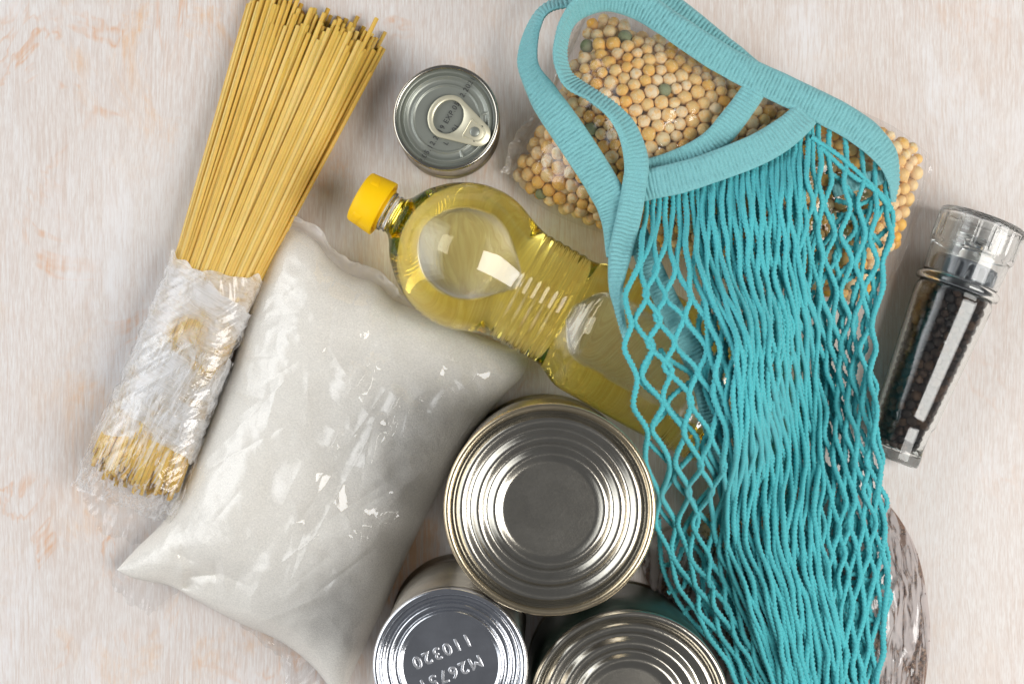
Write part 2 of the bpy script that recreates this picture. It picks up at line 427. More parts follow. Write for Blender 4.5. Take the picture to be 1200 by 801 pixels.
# ------------------------------------------------------------------ cans
def rim_prof(R, H, w=0.0016):
    """rolled double seam, walked from the inside over the top and down the outside"""
    c = []
    for k in range(13):
        a = PI - k * PI / 12
        c.append((R - w + w * math.cos(a), H - w + w * math.sin(a) + 0.0))
    return c

def ripple_panel(R, H, r_in, r_out, n, amp, z0, zc):
    """lid from the axis outward: flat centre disc, n rounded beads, countersink up to the seam"""
    p = [(0.00002, zc)] + [(x, zc) for x in np.linspace(0.1, r_in / R - 0.015, 8) * R]
    for s in np.linspace(0, 1, 26 * n):
        r = r_in + (r_out - r_in) * s
        ph = s * n * 2 * PI
        z = z0 + (zc - z0) * (1 - sm(0, 0.12, s)) + amp * (0.5 - 0.5 * math.cos(ph)) ** 0.8
        p.append((r, z))
    return p

def can(name, label, px, py, rpx, H, lidspec, mats, group, side_beads=True, n=144):
    c = at(px, py, H); R = rpx * KPX * (D - H) / D
    root = thing(name, label, 'tin can', (c[0], c[1], 0), group)
    r_in, r_out, nb, amp, depth, zc = lidspec
    w = 0.0017
    prof = ripple_panel(R, H, r_in * R, r_out * R, nb, amp, H - depth, H - depth + zc)
    prof += [(R - 3.6 * w, H - depth - 0.0003), (R - 2.7 * w, H - depth + 0.0002), (R - 2.25 * w, H - depth * 0.6), (R - 2.1 * w, H - w)]
    V, q = vlathe(prof, c[0], c[1], n)
    part('lid', make_mesh('lid', V, q), mats[0], root)
    V, q = vlathe(rim_prof(R, H, w * 1.04) + [(R, H - 0.003), (R - 0.0004, H - 0.0034), (R - 0.0013, H - 0.0038)], c[0], c[1], n)
    part('rim', make_mesh('rim', V, q), mats[1], root)
    pr = [(R - 0.0012, H - 0.0030)]
    for z in np.linspace(H - 0.004, 0.006, 220):
        t = (H - z) / H
        b = 0.0006 * math.cos(z / 0.0042 * 2 * PI) * sm(0.12, 0.18, t) * (1 - sm(0.82, 0.88, t)) if side_beads else 0
        pr.append((R - 0.0016 + b, z))
    pr += [(R - 0.0013, 0.0045), (R, 0.004), (R, 0.001), (R - 0.001, 0.0), (R - 0.003, 0.0), (0.0001, 0.001)]
    V, q = vlathe(pr, c[0], c[1], n)
    part('body', make_mesh('body', V, q), mats[2], root)
    return root, c, R

G_T = 'tin cans standing on the board'
canA, cA, RA = can('tin_can', 'largest tin can, ribbed lid and golden rim, between white grain bag and string bag', 644.5, 597, 125, 0.115,
                   (0.44, 0.91, 3, 0.0019, 0.0042, 0.0006), (M['steel'], M['gold_rim'], M['steel_side']), G_T)
canB, cB, RB = can('tin_can', 'bright silver tin can with stamped numbers on its ribbed lid', 527.5, 780, 91.5, 0.110,
                   (0.61, 0.93, 3, 0.0013, 0.0036, 0.0004), (M['chrome'], M['chrome'], M['steel_side']), G_T)
canC, cC, RC = can('tin_can', 'tin can with dark green paper wrapper and plain ribbed lid, beside the numbered can', 738, 834, 119, 0.092,
                   (0.42, 0.91, 3, 0.0019, 0.0042, 0.0006), (M['steel'], M['steel'], M['steel_side']), G_T)
# dark paper label round the third can
V, q = vlathe([(RC - 0.0008, 0.084), (RC - 0.0004, 0.0835), (RC - 0.0004, 0.009), (RC - 0.0008, 0.0085)], cC[0], cC[1], 128)
part('paper_label', make_mesh('paper_label', V, q), M['green_label'], canC)

def text(name, s, px, py, h, size, ang, mat, parent, extrude=0.0, bevel=0.0, space=1.0, shear=0.0, label=None):
    cu = bpy.data.curves.new(name, 'FONT'); cu.body = s; cu.size = size; cu.extrude = extrude; cu.bevel_depth = bevel; cu.bevel_resolution = 2
    cu.align_x = 'CENTER'; cu.align_y = 'CENTER'; cu.space_character = space; cu.shear = shear
    cu.materials.append(mat)
    o = bpy.data.objects.new(name, cu); C.objects.link(o); o.parent = parent
    c = at(px, py, h)
    o.matrix_basis = Matrix.Translation(-wloc(parent)) @ Matrix.Translation(Vector(c)) @ Matrix.Rotation(ang, 4, 'Z')
    if label: o['label'] = label
    bpy.context.view_layer.update()
    me = bpy.data.meshes.new_from_object(o.evaluated_get(bpy.context.evaluated_depsgraph_get()))
    nm, mb = o.name, o.matrix_basis.copy(); bpy.data.objects.remove(o)
    p = bpy.data.objects.new(nm, me); C.objects.link(p); p.parent = parent; p.matrix_basis = mb
    return p
zl = 0.110 - 0.0036 + 0.0004
M['stamp'] = mat_metal('stamped_tin', (0.86, 0.87, 0.90), 0.34)
text('stamped_number', '110320', 518, 762, zl + 0.0001, 0.0082, math.radians(180 + 24), M['stamp'], canB, 0.0003, 0.00022, 1.25)
text('stamped_number', 'M26751', 528, 788, zl + 0.0001, 0.0082, math.radians(180 + 24), M['stamp'], canB, 0.0003, 0.00022, 1.25)

# small can with a pull tab
Hs = 0.038; cs = at(523, 138, Hs); Rs = 62.5 * KPX * (D - Hs) / D
canS = thing('tin_can', 'smallest tin can, grey lid with pull tab and printed dates, above oil bottle', 'tin can', (cs[0], cs[1], 0), G_T)
zp = Hs - 0.0034
prof = [(0.00002, zp)] + [(r * Rs, zp) for r in np.linspace(0.08, 0.58, 8)]
def bead(r0, hh, ww): return [(r0 * Rs + ww * x, zp + hh * (0.5 + 0.5 * math.cos(PI * x))) for x in np.linspace(-1, 1, 13)]
prof += bead(0.635, 0.0006, 0.0011) + [(0.70 * Rs, zp - 0.0001), (0.76 * Rs, zp - 0.0001)] + bead(0.80, 0.0008, 0.0011) + [(0.855 * Rs, zp - 0.0006), (0.885 * Rs, zp - 0.0008), (0.905 * Rs, zp - 0.0004), (0.915 * Rs, zp + 0.001), (0.925 * Rs, Hs - 0.0009)]
V, q = vlathe(prof, cs[0], cs[1], 128)
part('lid', make_mesh('lid', V, q), M['grey_tin'], canS)
V, q = vlathe(rim_prof(Rs, Hs, 0.0011) + [(Rs, Hs - 0.0026), (Rs - 0.0004, Hs - 0.003), (Rs - 0.0014, Hs - 0.0034)], cs[0], cs[1], 128)
part('rim', make_mesh('rim', V, q), M['steel'], canS)
pr = [(Rs - 0.0013, Hs - 0.003)] + [(Rs - 0.0014, z) for z in np.linspace(Hs - 0.0036, 0.004, 20)] + [(Rs - 0.0010, 0.0035), (Rs, 0.003), (Rs, 0.001), (Rs - 0.001, 0), (0.0001, 0.0008)]
V, q = vlathe(pr, cs[0], cs[1], 128)
part('body', make_mesh('body', V, q), M['steel_side'], canS)

def ring_plate(outer, inner, z0, z1, bev=0.00022):
    """plate with a hole: outer and inner outlines have the same count"""
    n = len(outer); co = outer.mean(0)
    def ins(p, d, sign):
        t = np.roll(p, -1, 0) - np.roll(p, 1, 0); t /= np.linalg.norm(t, axis=1)[:, None] + 1e-12
        return p + sign * d * np.stack([-t[:, 1], t[:, 0]], 1)
    loops = [(ins(inner, bev, -1), z1), (inner, z1 - bev), (inner, z0), (outer, z0), (outer, z1 - bev), (ins(outer, bev, 1), z1)]
    V = np.concatenate([np.c_[p, np.full(n, z)] for p, z in loops])
    q = grid_quads(6, n, closed_u=True, closed_v=True)
    return V, q
def hull2(c1, r1, c2, r2, n=96):
    """outline (ccw) of the convex hull of two circles"""
    th = np.linspace(0, 2 * PI, n, endpoint=False); d = np.stack([np.cos(th), np.sin(th)], 1)
    s1 = d @ c1 + r1; s2 = d @ c2 + r2
    return np.where((s1 > s2)[:, None], c1 + r1 * d, c2 + r2 * d)
zt = Hs - 0.0014
k1 = KPX * (D - zt) / D
c1 = at(525.5, 137, zt)[:2]; c2 = at(560.5, 157, zt)[:2]
ax = (c2 - c1) / np.linalg.norm(c2 - c1); an = np.array([-ax[1], ax[0]])
th = np.linspace(0, 2 * PI, 96, endpoint=False)
outer = hull2(c1, 24 * k1, c2, 14.5 * k1)
outer = outer + 0 * outer
hole = c1 + (17 * k1 * np.cos(th))[:, None] * ax + (20.5 * k1 * np.sin(th))[:, None] * an
# make the finger ring slightly oval, as the hole
off = (outer - c1) @ an; outer = outer + np.outer(off * 0.10 * (1 - sm(0, 0.008, (outer - c1) @ ax)), an)
V, q = ring_plate(outer, np.roll(hole, 0, 0)[np.argsort(0 * th, kind='stable')], zt - 0.0009, zt)
ang = math.atan2(ax[1], ax[0]); hole2 = np.stack([np.interp(np.mod(th - ang, 2 * PI), th, hole[:, k], period=2 * PI) for k in (0, 1)], 1)
V, q = ring_plate(outer, hole2, zt - 0.0009, zt)
tab = part('pull_tab', make_mesh('pull_tab', V, q), M['tab_tin'], canS)
cp = c1 + ax * (34.5 * k1)
pl = hull2(cp + ax * 4 * k1, 10.5 * k1, cp - ax * 7.5 * k1, 1.0 * k1)
wide = np.concatenate([hull2(cp + ax * 5 * k1, 9.5 * k1, cp - ax * 9 * k1 + an * 8.5 * k1, 2.5 * k1)])
s = np.stack([np.cos(th), np.sin(th)], 1)
sup = np.max(np.stack([s @ (cp + ax * 5 * k1) + 9.5 * k1, s @ (cp - ax * 8 * k1 + an * 9.5 * k1) + 2.5 * k1, s @ (cp - ax * 8 * k1 - an * 9.5 * k1) + 2.5 * k1]), 0)
which = np.argmax(np.stack([s @ (cp + ax * 5 * k1) + 9.5 * k1, s @ (cp - ax * 8 * k1 + an * 9.5 * k1) + 2.5 * k1, s @ (cp - ax * 8 * k1 - an * 9.5 * k1) + 2.5 * k1]), 0)
cc = np.stack([cp + ax * 5 * k1, cp - ax * 8 * k1 + an * 9.5 * k1, cp - ax * 8 * k1 - an * 9.5 * k1])[which]; rr = np.array([9.5, 2.5, 2.5])[which] * k1
po = cc + rr[:, None] * s; cen = po.mean(0)
V, q = ring_plate(po, cen + (po - cen) * 0.86, zt - 0.0005, zt + 0.00035, 0.00015)
part('tab_plate', make_mesh('tab_plate', V, q), M['tab_tin'], tab)
rv = c1 + ax * (35.5 * k1)
V, q = vlathe([(0.00002, zt + 0.0008), (4.5 * k1, zt + 0.00075), (5.6 * k1, zt + 0.0005), (6 * k1, zt), (6 * k1, zt - 0.002)], rv[0], rv[1], 40)
part('rivet', make_mesh('rivet', V, q), M['grey_tin'], tab)
for sx, sy in ((40, 9.5), (40, -9.5)):
    p = c1 + ax * sx * k1 + an * sy * k1
    V, q = vlathe([(0.00002, zt + 0.0002), (1.0 * k1, zt + 0.00018), (1.3 * k1, zt + 0.00005)], p[0], p[1], 16)
    part('punch_dot', make_mesh('punch_dot', V, q), M['ink'], tab)
# score lips beside the nose of the tab
for sgn in (1, -1):
    a0 = ang + sgn * 0.62; rr_ = np.linspace(0.60, 0.80, 14) * Rs
    ctr = np.stack([cs[0] + rr_ * np.cos(a0 + sgn * 0.05 * np.linspace(0, 1, 14)), cs[1] + rr_ * np.sin(a0 + sgn * 0.05 * np.linspace(0, 1, 14))], 1)
    t = np.gradient(ctr, axis=0); t /= np.linalg.norm(t, axis=1)[:, None]; nn = np.stack([-t[:, 1], t[:, 0]], 1)
    u = np.linspace(-1, 1, 7); hgt = np.outer(np.sin(np.linspace(0, PI, 14)) ** 0.5, 0.5 + 0.5 * np.cos(PI * u)) * 0.0007
    P = ctr[:, None, :] + nn[:, None, :] * (u * 0.0009)[None, :, None]
    V = np.concatenate([P, (zp + hgt + 0.00001)[..., None]], -1)
    part('score_lip', make_mesh('score_lip', V, grid_quads(14, 7)), M['grey_tin'], canS)
text('date_print', 'P.05.12.2019 EXP.05.12.2021', 524, 141, zp + 0.00075, 0.0039, math.radians(58), M['ink'], canS, 0.00002, 0, 1.12)
text('date_print', 'L 14.01', 529, 158, zp + 0.00075, 0.0036, math.radians(58), M['ink'], canS, 0.00002, 0, 1.12)

# ------------------------------------------------------------------ oil bottle
zb = 0.0385
kb = KPX * (D - zb) / D
O = at(437, 238, zb); bu = at(437 + 87, 238 + 49.2, zb) - O; bu /= np.linalg.norm(bu)
bottle = thing('oil_bottle', 'clear bottle of yellow oil with yellow cap lying half under the string bag', 'bottle', (*(O + bu * 0.1)[:2], 0))
def dense(pts, n):
    p = np.asarray(pts, float); q = catmull(p, n); return q
bp = [(29, 22.5), (33, 24), (39, 31), (47, 44), (56, 54), (68, 65), (84, 75), (102, 82.5), (120, 86), (138, 86), (154, 82.5), (168, 77), (180, 72.5), (190, 69.5), (196, 68.5)]
prof = list(map(tuple, dense(bp, 90)))
for t in np.linspace(197, 252, 90)[0:]:
    prof.append((t, 67.6 + 1.5 * (0.5 - 0.5 * math.cos((t - 197) / 11 * 2 * PI)) ** 0.7))
prof += list(map(tuple, dense([(254, 67.6), (262, 68.5), (270, 71.5), (279, 76.5), (288, 80), (300, 81.5), (330, 81.5), (380, 81.5), (412, 81), (422, 80)], 70)))
for t in np.linspace(423, 459, 50):
    prof.append((t, 79.6 + 1.2 * (0.5 - 0.5 * math.cos((t - 423) / 12 * 2 * PI))))
prof += [(462, 80.5), (470, 79.5), (476, 76.5), (480, 71), (481.5, 62), (481, 40), (478, 20), (477, 0.05)]
prof = [(28.6, 0.05), (28.6, 12), (28.6, 21.5)] + prof
prof = np.array(prof)
bt, br = prof[:, 0] * kb, prof[:, 1] * kb
V1, q1 = lathe(np.c_[bt, br], O, bu, 160)
stamp(V1)
# air pocket: where the bottle rises above the oil level
h0 = 66.6 * kb
aa, ss, vv = frame_from(bu)
bub_V, bub_q, off = [], [], len(V1)
def pocket(t0, t1, nt=70, nf=41):
    global off
    ts = np.linspace(t0, t1, nt) * kb
    ri = np.interp(ts, bt, br) - 0.0006
    ri = np.maximum(ri, h0 + 1e-5)
    fm = np.arccos(h0 / ri)
    f = np.linspace(-1, 1, nf)
    F = fm[:, None] * f[None, :]
    lat = ri[:, None] * np.sin(F); up = ri[:, None] * np.cos(F)
    # rounded meniscus: pull the lower sheet up at its rim
    flat = h0 + 0.0012 * np.abs(f[None, :]) ** 8 * np.ones_like(F)
    flat = np.minimum(flat, up)
    top = O + ts[:, None, None] * aa + lat[..., None] * ss + up[..., None] * vv
    bot = O + ts[:, None, None] * aa + lat[..., None] * ss + flat[..., None] * vv
    qt = grid_quads(nt, nf, off=off); qb = grid_quads(nt, nf, off=off + nt * nf)
    # normals point into the pocket
    bub_V.extend([top.reshape(-1, 3), bot.reshape(-1, 3)]); bub_q.extend([qt, qb[:, ::-1]]); off += 2 * nt * nf
tt = np.linspace(60, 200, 500); rr_ = np.interp(tt * kb, bt, br) - 0.0006; ok = tt[rr_ > h0 + 2e-5]
pocket(ok.min(), ok.max())
tt = np.linspace(262, 478, 800); rr_ = np.interp(tt * kb, bt, br) - 0.0006; ok = tt[rr_ > h0 + 2e-5]
pocket(ok.min(), ok.max())
me = make_mesh('bottle_body', np.concatenate([V1] + bub_V), np.concatenate([q1] + bub_q))
part('bottle_body', me, M['oil'], bottle)
# neck, collar, cap
nk = np.array([(10, 20), (12, 21.5), (18, 21.5), (19, 24.5), (21.5, 24.5), (22.5, 21.8), (25, 21.8), (26, 23.2), (28, 23.2), (28.3, 20)]) * kb
V, q = lathe(np.r_[[(nk[0, 0], 1e-5)], nk, [(nk[-1, 0], 1e-5)]], O, bu, 96)
part('neck', make_mesh('neck', V, q), M['clear'], bottle)
cpf = np.array([(-18.5, 0.05), (-18.5, 20), (-18.3, 27), (-17.3, 30), (-15, 31.2), (-8, 31.8), (4, 33.2), (13.2, 34.0), (14.6, 33.6), (15.0, 32.6), (14.8, 31), (9.5, 30.5), (9.4, 1.0)]) * kb
V, q = lathe(cpf, O, bu, 128)
cap = part('cap', make_mesh('cap', V, q), M['yellow'], bottle)
V, q = lathe(np.array([(10, 23.5), (16.8, 26), (17.6, 25.5), (17.6, 22.5)]) * kb, O, bu, 96)
part('tamper_ring', make_mesh('tamper_ring', V, q), M['yellow_tab'], bottle)
def cap_tab(th0, th1, t0, t1, cut):
    """raised tongue on the cap's flank"""
    nth, nt = 14, 10
    A, T = np.meshgrid(np.linspace(0, 1, nth), np.linspace(0, 1, nt), indexing='ij')
    tt = t0 + (t1 - t0) * T + cut * (A - 0.5)
    r = np.interp(tt, cpf[3:8, 0] / kb, cpf[3:8, 1] / kb)
    edge = np.minimum(np.minimum(A, 1 - A) * 8, np.minimum(T, 1 - T) * 6)
    r = (r - 0.25 + 1.5 * np.clip(edge, 0, 1)) * kb
    th = th0 + (th1 - th0) * A
    P = O + (tt * kb)[..., None] * aa + (r * np.cos(th))[..., None] * ss + (r * np.sin(th))[..., None] * vv
    return make_mesh('flip_tongue', P.reshape(-1, 3), grid_quads(nth, nt))
part('flip_tongue', cap_tab(math.radians(18), math.radians(58), -14, -2, 6), M['yellow_tab'], cap)
part('flip_tongue', cap_tab(math.radians(128), math.radians(172), -14, -2, -6), M['yellow_tab'], cap)

# ------------------------------------------------------------------ pillow bags
def folds(px, py, lst):
    """sharp plastic creases: (x0, y0, x1, y1, width, amplitude) in photo pixels"""
    z = np.zeros_like(px)
    for x0, y0, x1, y1, wd, am in lst:
        dx, dy = x1 - x0, y1 - y0; L = math.hypot(dx, dy)
        t = ((px - x0) * dx + (py - y0) * dy) / L ** 2; d = ((px - x0) * -dy + (py - y0) * dx) / L
        z += am * np.exp(-np.abs(d) / wd) * np.clip(np.minimum(t, 1 - t) * 5, 0, 1)
    return z

def pillow(co, H, seam, na, nb, p=3.2, e=0.6, lump=0.0, lscale=30, seed=0, extra=None):
    a, b = np.meshgrid(np.linspace(0, 1, na), np.linspace(0, 1, nb), indexing='ij')
    P = co.ev(a, b)
    s = (1 - np.abs(2 * a - 1) ** p) * (1 - np.abs(2 * b - 1) ** p)
    h = seam + (H - seam) * np.clip(s, 0, 1) ** e
    W = at(P[..., 0], P[..., 1], h)
    if lump: h = h + lump * fbm(np.stack([W[..., 0] * lscale, W[..., 1] * lscale, 0 * h + seed], -1), 3) * np.clip(s * 4, 0, 1)
    if extra is not None: h = h + extra(P[..., 0], P[..., 1], W) * np.clip(s * 5, 0, 1)
    h = np.maximum(h, 0.002)
    return at(P[..., 0], P[..., 1], h), P, s, h

def closed_pillow(name, top, s, seam):
    """top sheet plus an underside resting on the board"""
    na, nb = s.shape
    bot = top.copy(); bot[..., 2] = np.maximum(0.0008, seam - (seam - 0.0008) * np.clip(s * 2.2, 0, 1) ** 0.5 * 1.0)
    bot[..., 2] = np.minimum(bot[..., 2], top[..., 2] - 0.0001)
    q = grid_quads(na, nb)
    return make_mesh(name, np.concatenate([top.reshape(-1, 3), bot.reshape(-1, 3)]), np.concatenate([q[:, ::-1], q + na * nb]))

def facing_up(me):
    me.calc_loop_triangles()
    return me

def border_strip(P, width_fn, z_fn, n=8):
    """film lip outside the seam: P boundary pixel loop (m,2) with heights; width in px by index"""
    m = len(P)
    t = np.roll(P, -1, 0) - np.roll(P, 1, 0); t /= np.linalg.norm(t, axis=1)[:, None] + 1e-9
    nrm = np.stack([t[:, 1], -t[:, 0]], 1)
    cen = P.mean(0)
    if ((P - cen) * nrm).sum() < 0: nrm = -nrm
    return nrm

# ---- white grain
GT = [(322, 266), (346, 268), (370, 282), (386, 303), (412, 322), (440, 331), (463, 352), (492, 364), (532, 380), (575, 398), (613, 410)]
GR = [(613, 410), (619, 422), (611, 442), (588, 466), (548, 516), (508, 588), (478, 648), (452, 706), (424, 764), (398, 822)]
GB = [(137, 667), (154, 676), (174, 681), (192, 684), (210, 691), (232, 704), (282, 730), (330, 752), (368, 782), (398, 822)]
GL = [(322, 266), (304, 322), (284, 388), (272, 430), (260, 458), (234, 522), (206, 584), (192, 610), (160, 642), (137, 667)]
gco = Coons(GT, GR, GB, GL)
gbag = thing('grain_bag', 'clear plastic bag packed with fine white grain, lying against the spaghetti', 'bag', tuple(at(370, 540, 0)))
GF = []
_g = np.random.default_rng(90)
for k in range(34):
    x, y = _g.uniform(200, 600), _g.uniform(300, 760); an_ = _g.normal(-0.9, 0.6); L = _g.uniform(40, 150)
    GF.append((x, y, x + L * math.cos(an_), y + L * math.sin(an_), _g.uniform(4, 10), _g.uniform(-0.0008, 0.0006)))
def gextra(px, py, W):
    z = folds(px, py, [(190, 640, 300, 690, 26, -0.004), (186, 704, 226, 682, 7, -0.011), (214, 676, 262, 672, 12, -0.006), (262, 455, 320, 470, 20, -0.003)])
    z += -0.004 * np.exp(-((px - 195) / 30) ** 2 - ((py - 692) / 14) ** 2)
    z += folds(px, py, GF) + 0.0011 * (0.45 - np.abs(fbm(np.stack([W[..., 0] * 30, W[..., 1] * 30, 0 * px + 2.2], -1), 3)))
    return z
gt, gP, gs, gh = pillow(gco, 0.042, 0.009, 260, 340, 3.3, 0.56, 0.0022, 28, 3, gextra)
part('grain_fill', closed_pillow('grain_fill', gt, gs, 0.009), M['grain'], gbag)
def crinkle(W, seed, sc, am):
    n = fbm(np.stack([W[..., 0] * sc, W[..., 1] * sc, 0 * W[..., 0] + seed], -1), 2)
    return am * (0.5 - np.abs(n))
frng = np.random.default_rng(21)
fl = []
for k in range(80):
    x, y = frng.uniform(200, 590), frng.uniform(330, 760); an_ = frng.normal(-1.0, 0.45); L = frng.uniform(40, 140)
    fl.append((x, y, x + L * math.cos(an_), y + L * math.sin(an_), frng.uniform(3, 9), frng.uniform(-0.0009, 0.0013)))
fl += [(398, 474, 442, 412, 12, 0.0061), (424, 566, 447, 482, 15.4, 0.0071), (442, 505, 474, 455, 13.7, 0.0061), (536, 462, 578, 422, 15.4, 0.0071), (500, 492, 528, 446, 10.3, 0.0056), (470, 525, 482, 468, 12, 0.0056), (410, 452, 424, 428, 8.5, 0.0051), (556, 444, 590, 436, 10.3, 0.0056), (385, 530, 400, 500, 8.5, 0.0046)]
fl += [(360, 420, 190, 590, 10, 0.0012), (455, 470, 330, 700, 8, 0.0015), (470, 430, 380, 560, 7, 0.0015)]
na, nb = 300, 380
a, b = np.meshgrid(np.linspace(0, 1, na), np.linspace(0, 1, nb), indexing='ij')
fP = gco.ev(a, b)
base, _, fs, fh = pillow(gco, 0.042, 0.009, na, nb, 3.3, 0.56, 0.0022, 28, 3, gextra)
cr = crinkle(base, 9.1, 36, 0.0020) + crinkle(base, 2.7, 90, 0.0007) * sm(-0.2, 0.3, perlin(np.stack([base[..., 0] * 12, base[..., 1] * 12, 0 * fh + 5], -1)))
fz = fh + 0.0012 + (0.0010 + cr + folds(fP[..., 0], fP[..., 1], fl)).clip(-0.0009, 0.0085) * np.clip(fs * 4, 0.15, 1)
FV = at(fP[..., 0], fP[..., 1], fz)
part('plastic_film', make_mesh('plastic_film', FV.reshape(-1, 3), grid_quads(na, nb)[:, ::-1]), M['film_grain'], gbag)

def lip(name, edge, widths, z0, z1, mat, parent, side, wav=0.0015, wl=9.0, n=160, m=9, curl=0.0, seed=0.0):
    """free film beyond a seam: edge polyline in px, widths px at each point, side +1/-1 picks which side of the line"""
    e = np.asarray(edge, float); q = catmull(np.c_[e, np.asarray(widths, float)], n)
    t = np.gradient(q[:, :2], axis=0); t /= np.linalg.norm(t, axis=1)[:, None]
    nn = side * np.stack([t[:, 1], -t[:, 0]], 1)
    u = np.linspace(-0.25, 1, m)
    s = np.arange(n) / n
    wob = fbm(np.stack([s * wl, 0 * s + seed, 0 * s], -1), 3)
    P = q[:, None, :2] + nn[:, None, :] * ((q[:, 2] * (1 + 0.5 * wob))[:, None] * u[None, :])[..., None]
    z = z0 + (z1 - z0) * np.clip(u, 0, 1)[None, :] + wav * (fbm(np.stack([s[:, None] * wl * 1.5 + 0 * u, u[None, :] * 1.5 + 0 * s[:, None], 0 * s[:, None] + 0 * u + 3 + seed], -1), 3)) * np.clip(u + 0.25, 0, 1)[None, :] + curl * np.clip(u, 0, 1)[None, :] ** 2
    z = np.maximum(z, 0.0006)
    W = at(P[..., 0], P[..., 1], z)
    qd = grid_quads(n, m)
    return part(name, make_mesh(name, W.reshape(-1, 3), qd), mat, parent)
M['film_seam'] = mat_film('bag_seam', 0.72, 0.12, 0.10, 300, 0.6, 0.001, hcol=(0.88, 0.83, 0.78))
lip('seam_flap', GT[:9], [12, 17, 15, 12, 14, 13, 10, 8, 3], 0.011, 0.016, M['film_seam'], gbag, 1, 0.004, 7, curl=0.004, seed=1)
lip('seam_flap', GB[:5], [12, 26, 34, 30, 3], 0.007, 0.001, M['film_flap'], gbag, -1, 0.002, 5, seed=2)
lip('seam_flap', GB[6:], [3, 16, 42, 40], 0.007, 0.001, M['film_flap'], gbag, -1, 0.003, 6, seed=3)

# ---- dried peas
PT = [(688, 16), (720, 13), (762, 30), (820, 62), (872, 84), (940, 110), (1000, 127), (1050, 150), (1086, 178)]
PR = [(1086, 178), (1083, 214), (1070, 256), (1055, 300), (1036, 340), (1014, 358)]
PB = [(598, 205), (622, 234), (662, 257), (702, 272), (740, 284), (800, 303), (900, 334), (1014, 358)]
PL = [(688, 16), (672, 52), (654, 92), (638, 130), (620, 156), (605, 182), (598, 205)]
pco = Coons(PT, PR, PB, PL)
pbag = thing('pea_bag', 'clear plastic bag of dried yellow peas under the straps of the string bag', 'bag', tuple(at(840, 180, 0)))
HP, SP = 0.047, 0.008
def pheight(a, b):
    s = (1 - np.abs(2 * a - 1) ** 4.0) * (1 - np.abs(2 * b - 1) ** 3.0)
    return SP + (HP - SP) * np.clip(s, 0, 1) ** 0.55
def ppos(a, b, dz=0):
    P = pco.ev(a, b); h = pheight(a, b) - dz
    return at(P[..., 0], P[..., 1], h)
prng = np.random.default_rng(5)
def pack(n, dz, lo=0.03, iters=70, rmin=0.0029, rmax=0.0041):
    a = prng.uniform(lo, 1 - lo, n); b = prng.uniform(lo + 0.02, 1 - lo - 0.02, n); r = prng.uniform(rmin, rmax, n)
    la, lb = 0.19, 0.095
    for it in range(iters):
        W = ppos(a, b, r + dz)
        d = W[:, None, :] - W[None, :, :]; dist = np.linalg.norm(d, axis=2) + 1e-9; np.fill_diagonal(dist, 1)
        ov = np.clip((r[:, None] + r[None, :]) * 1.0 - dist, 0, None)
        mv = (d / dist[..., None] * (ov * 0.35)[..., None]).sum(1)
        e = 1e-3
        Ta = (ppos(np.clip(a + e, 0, 1), b, r) - ppos(a - e, b, r)) / (2 * e); Tb = (ppos(a, np.clip(b + e, 0, 1), r) - ppos(a, b - e, r)) / (2 * e)
        a = np.clip(a + (mv * Ta).sum(1) / (Ta * Ta).sum(1), lo, 1 - lo); b = np.clip(b + (mv * Tb).sum(1) / (Tb * Tb).sum(1), lo + .02, 1 - lo - .02)
    W = ppos(a, b, r + dz); W[:, 2] = np.maximum(W[:, 2] + prng.normal(0, 0.0005, n), r + 0.001)
    return W, r
pe1, pr1 = pack(520, 0.0)
pe2, pr2 = pack(470, 0.0056)
# pillow core of peas too deep to see apart
core_t, _, core_s, _ = pillow(pco, 0.036, 0.006, 60, 40, 2.6, 0.6)
cmid = core_t.reshape(-1, 3).mean(0); core_t[..., :2] = cmid[:2] + (core_t[..., :2] - cmid[:2]) * 0.90
core_t[..., 2] = np.maximum(core_t[..., 2] - 0.004, 0.002)

# ---- brown groats
KT = [(746, 640), (800, 612), (870, 590), (950, 574), (1000, 572), (1036, 584)]
KR = [(1036, 584), (1056, 610), (1073, 642), (1084, 684), (1090, 734), (1087, 780), (1076, 850)]
KB = [(846, 850), (900, 862), (980, 866), (1040, 860), (1076, 850)]
KL = [(746, 640), (764, 690), (800, 712), (832, 752), (846, 800), (846, 850)]
kco = Coons(KT, KR, KB, KL)
kbag = thing('groats_bag', 'wrinkled clear plastic bag of brown groats showing past the lower end of the string bag', 'bag', tuple(at(960, 730, 0)))
kt, kP, ks, kh = pillow(kco, 0.030, 0.005, 90, 90, 2.3, 0.85, 0.0015, 30, 8)
stamp(at(kP[..., 0], kP[..., 1], kh).reshape(-1, 3))
part('groats_fill', closed_pillow('groats_fill', at(kP[..., 0], kP[..., 1], np.maximum(kh - 0.0032, 0.002)), ks, 0.007), M['buckwheat'], kbag)
# single groats on the surface
gV = np.array([[0, 0, 1.25], [0.94, 0, -0.2], [-0.47, 0.82, -0.2], [-0.47, -0.82, -0.2], [0, 0, -0.85]])
gF = np.array([[0, 1, 2], [0, 2, 3], [0, 3, 1], [4, 2, 1], [4, 3, 2], [4, 1, 3]])
import bmesh
bm = bmesh.new(); vs = [bm.verts.new(v) for v in gV]; [bm.faces.new([vs[i] for i in f]) for f in gF]
bmesh.ops.subdivide_edges(bm, edges=bm.edges[:], cuts=1, smooth=0.6, use_grid_fill=True)
groat_me = bpy.data.meshes.new('groat'); bm.to_mesh(groat_me); bm.free()
groat_me.polygons.foreach_set('use_smooth', [True] * len(groat_me.polygons)); groat_me.materials.append(M['buckwheat'])
groat_V = np.array([v.co[:] for v in groat_me.vertices]); groat_me.calc_loop_triangles(); groat_F = np.array([t.vertices[:] for t in groat_me.loop_triangles])
krng = np.random.default_rng(12)
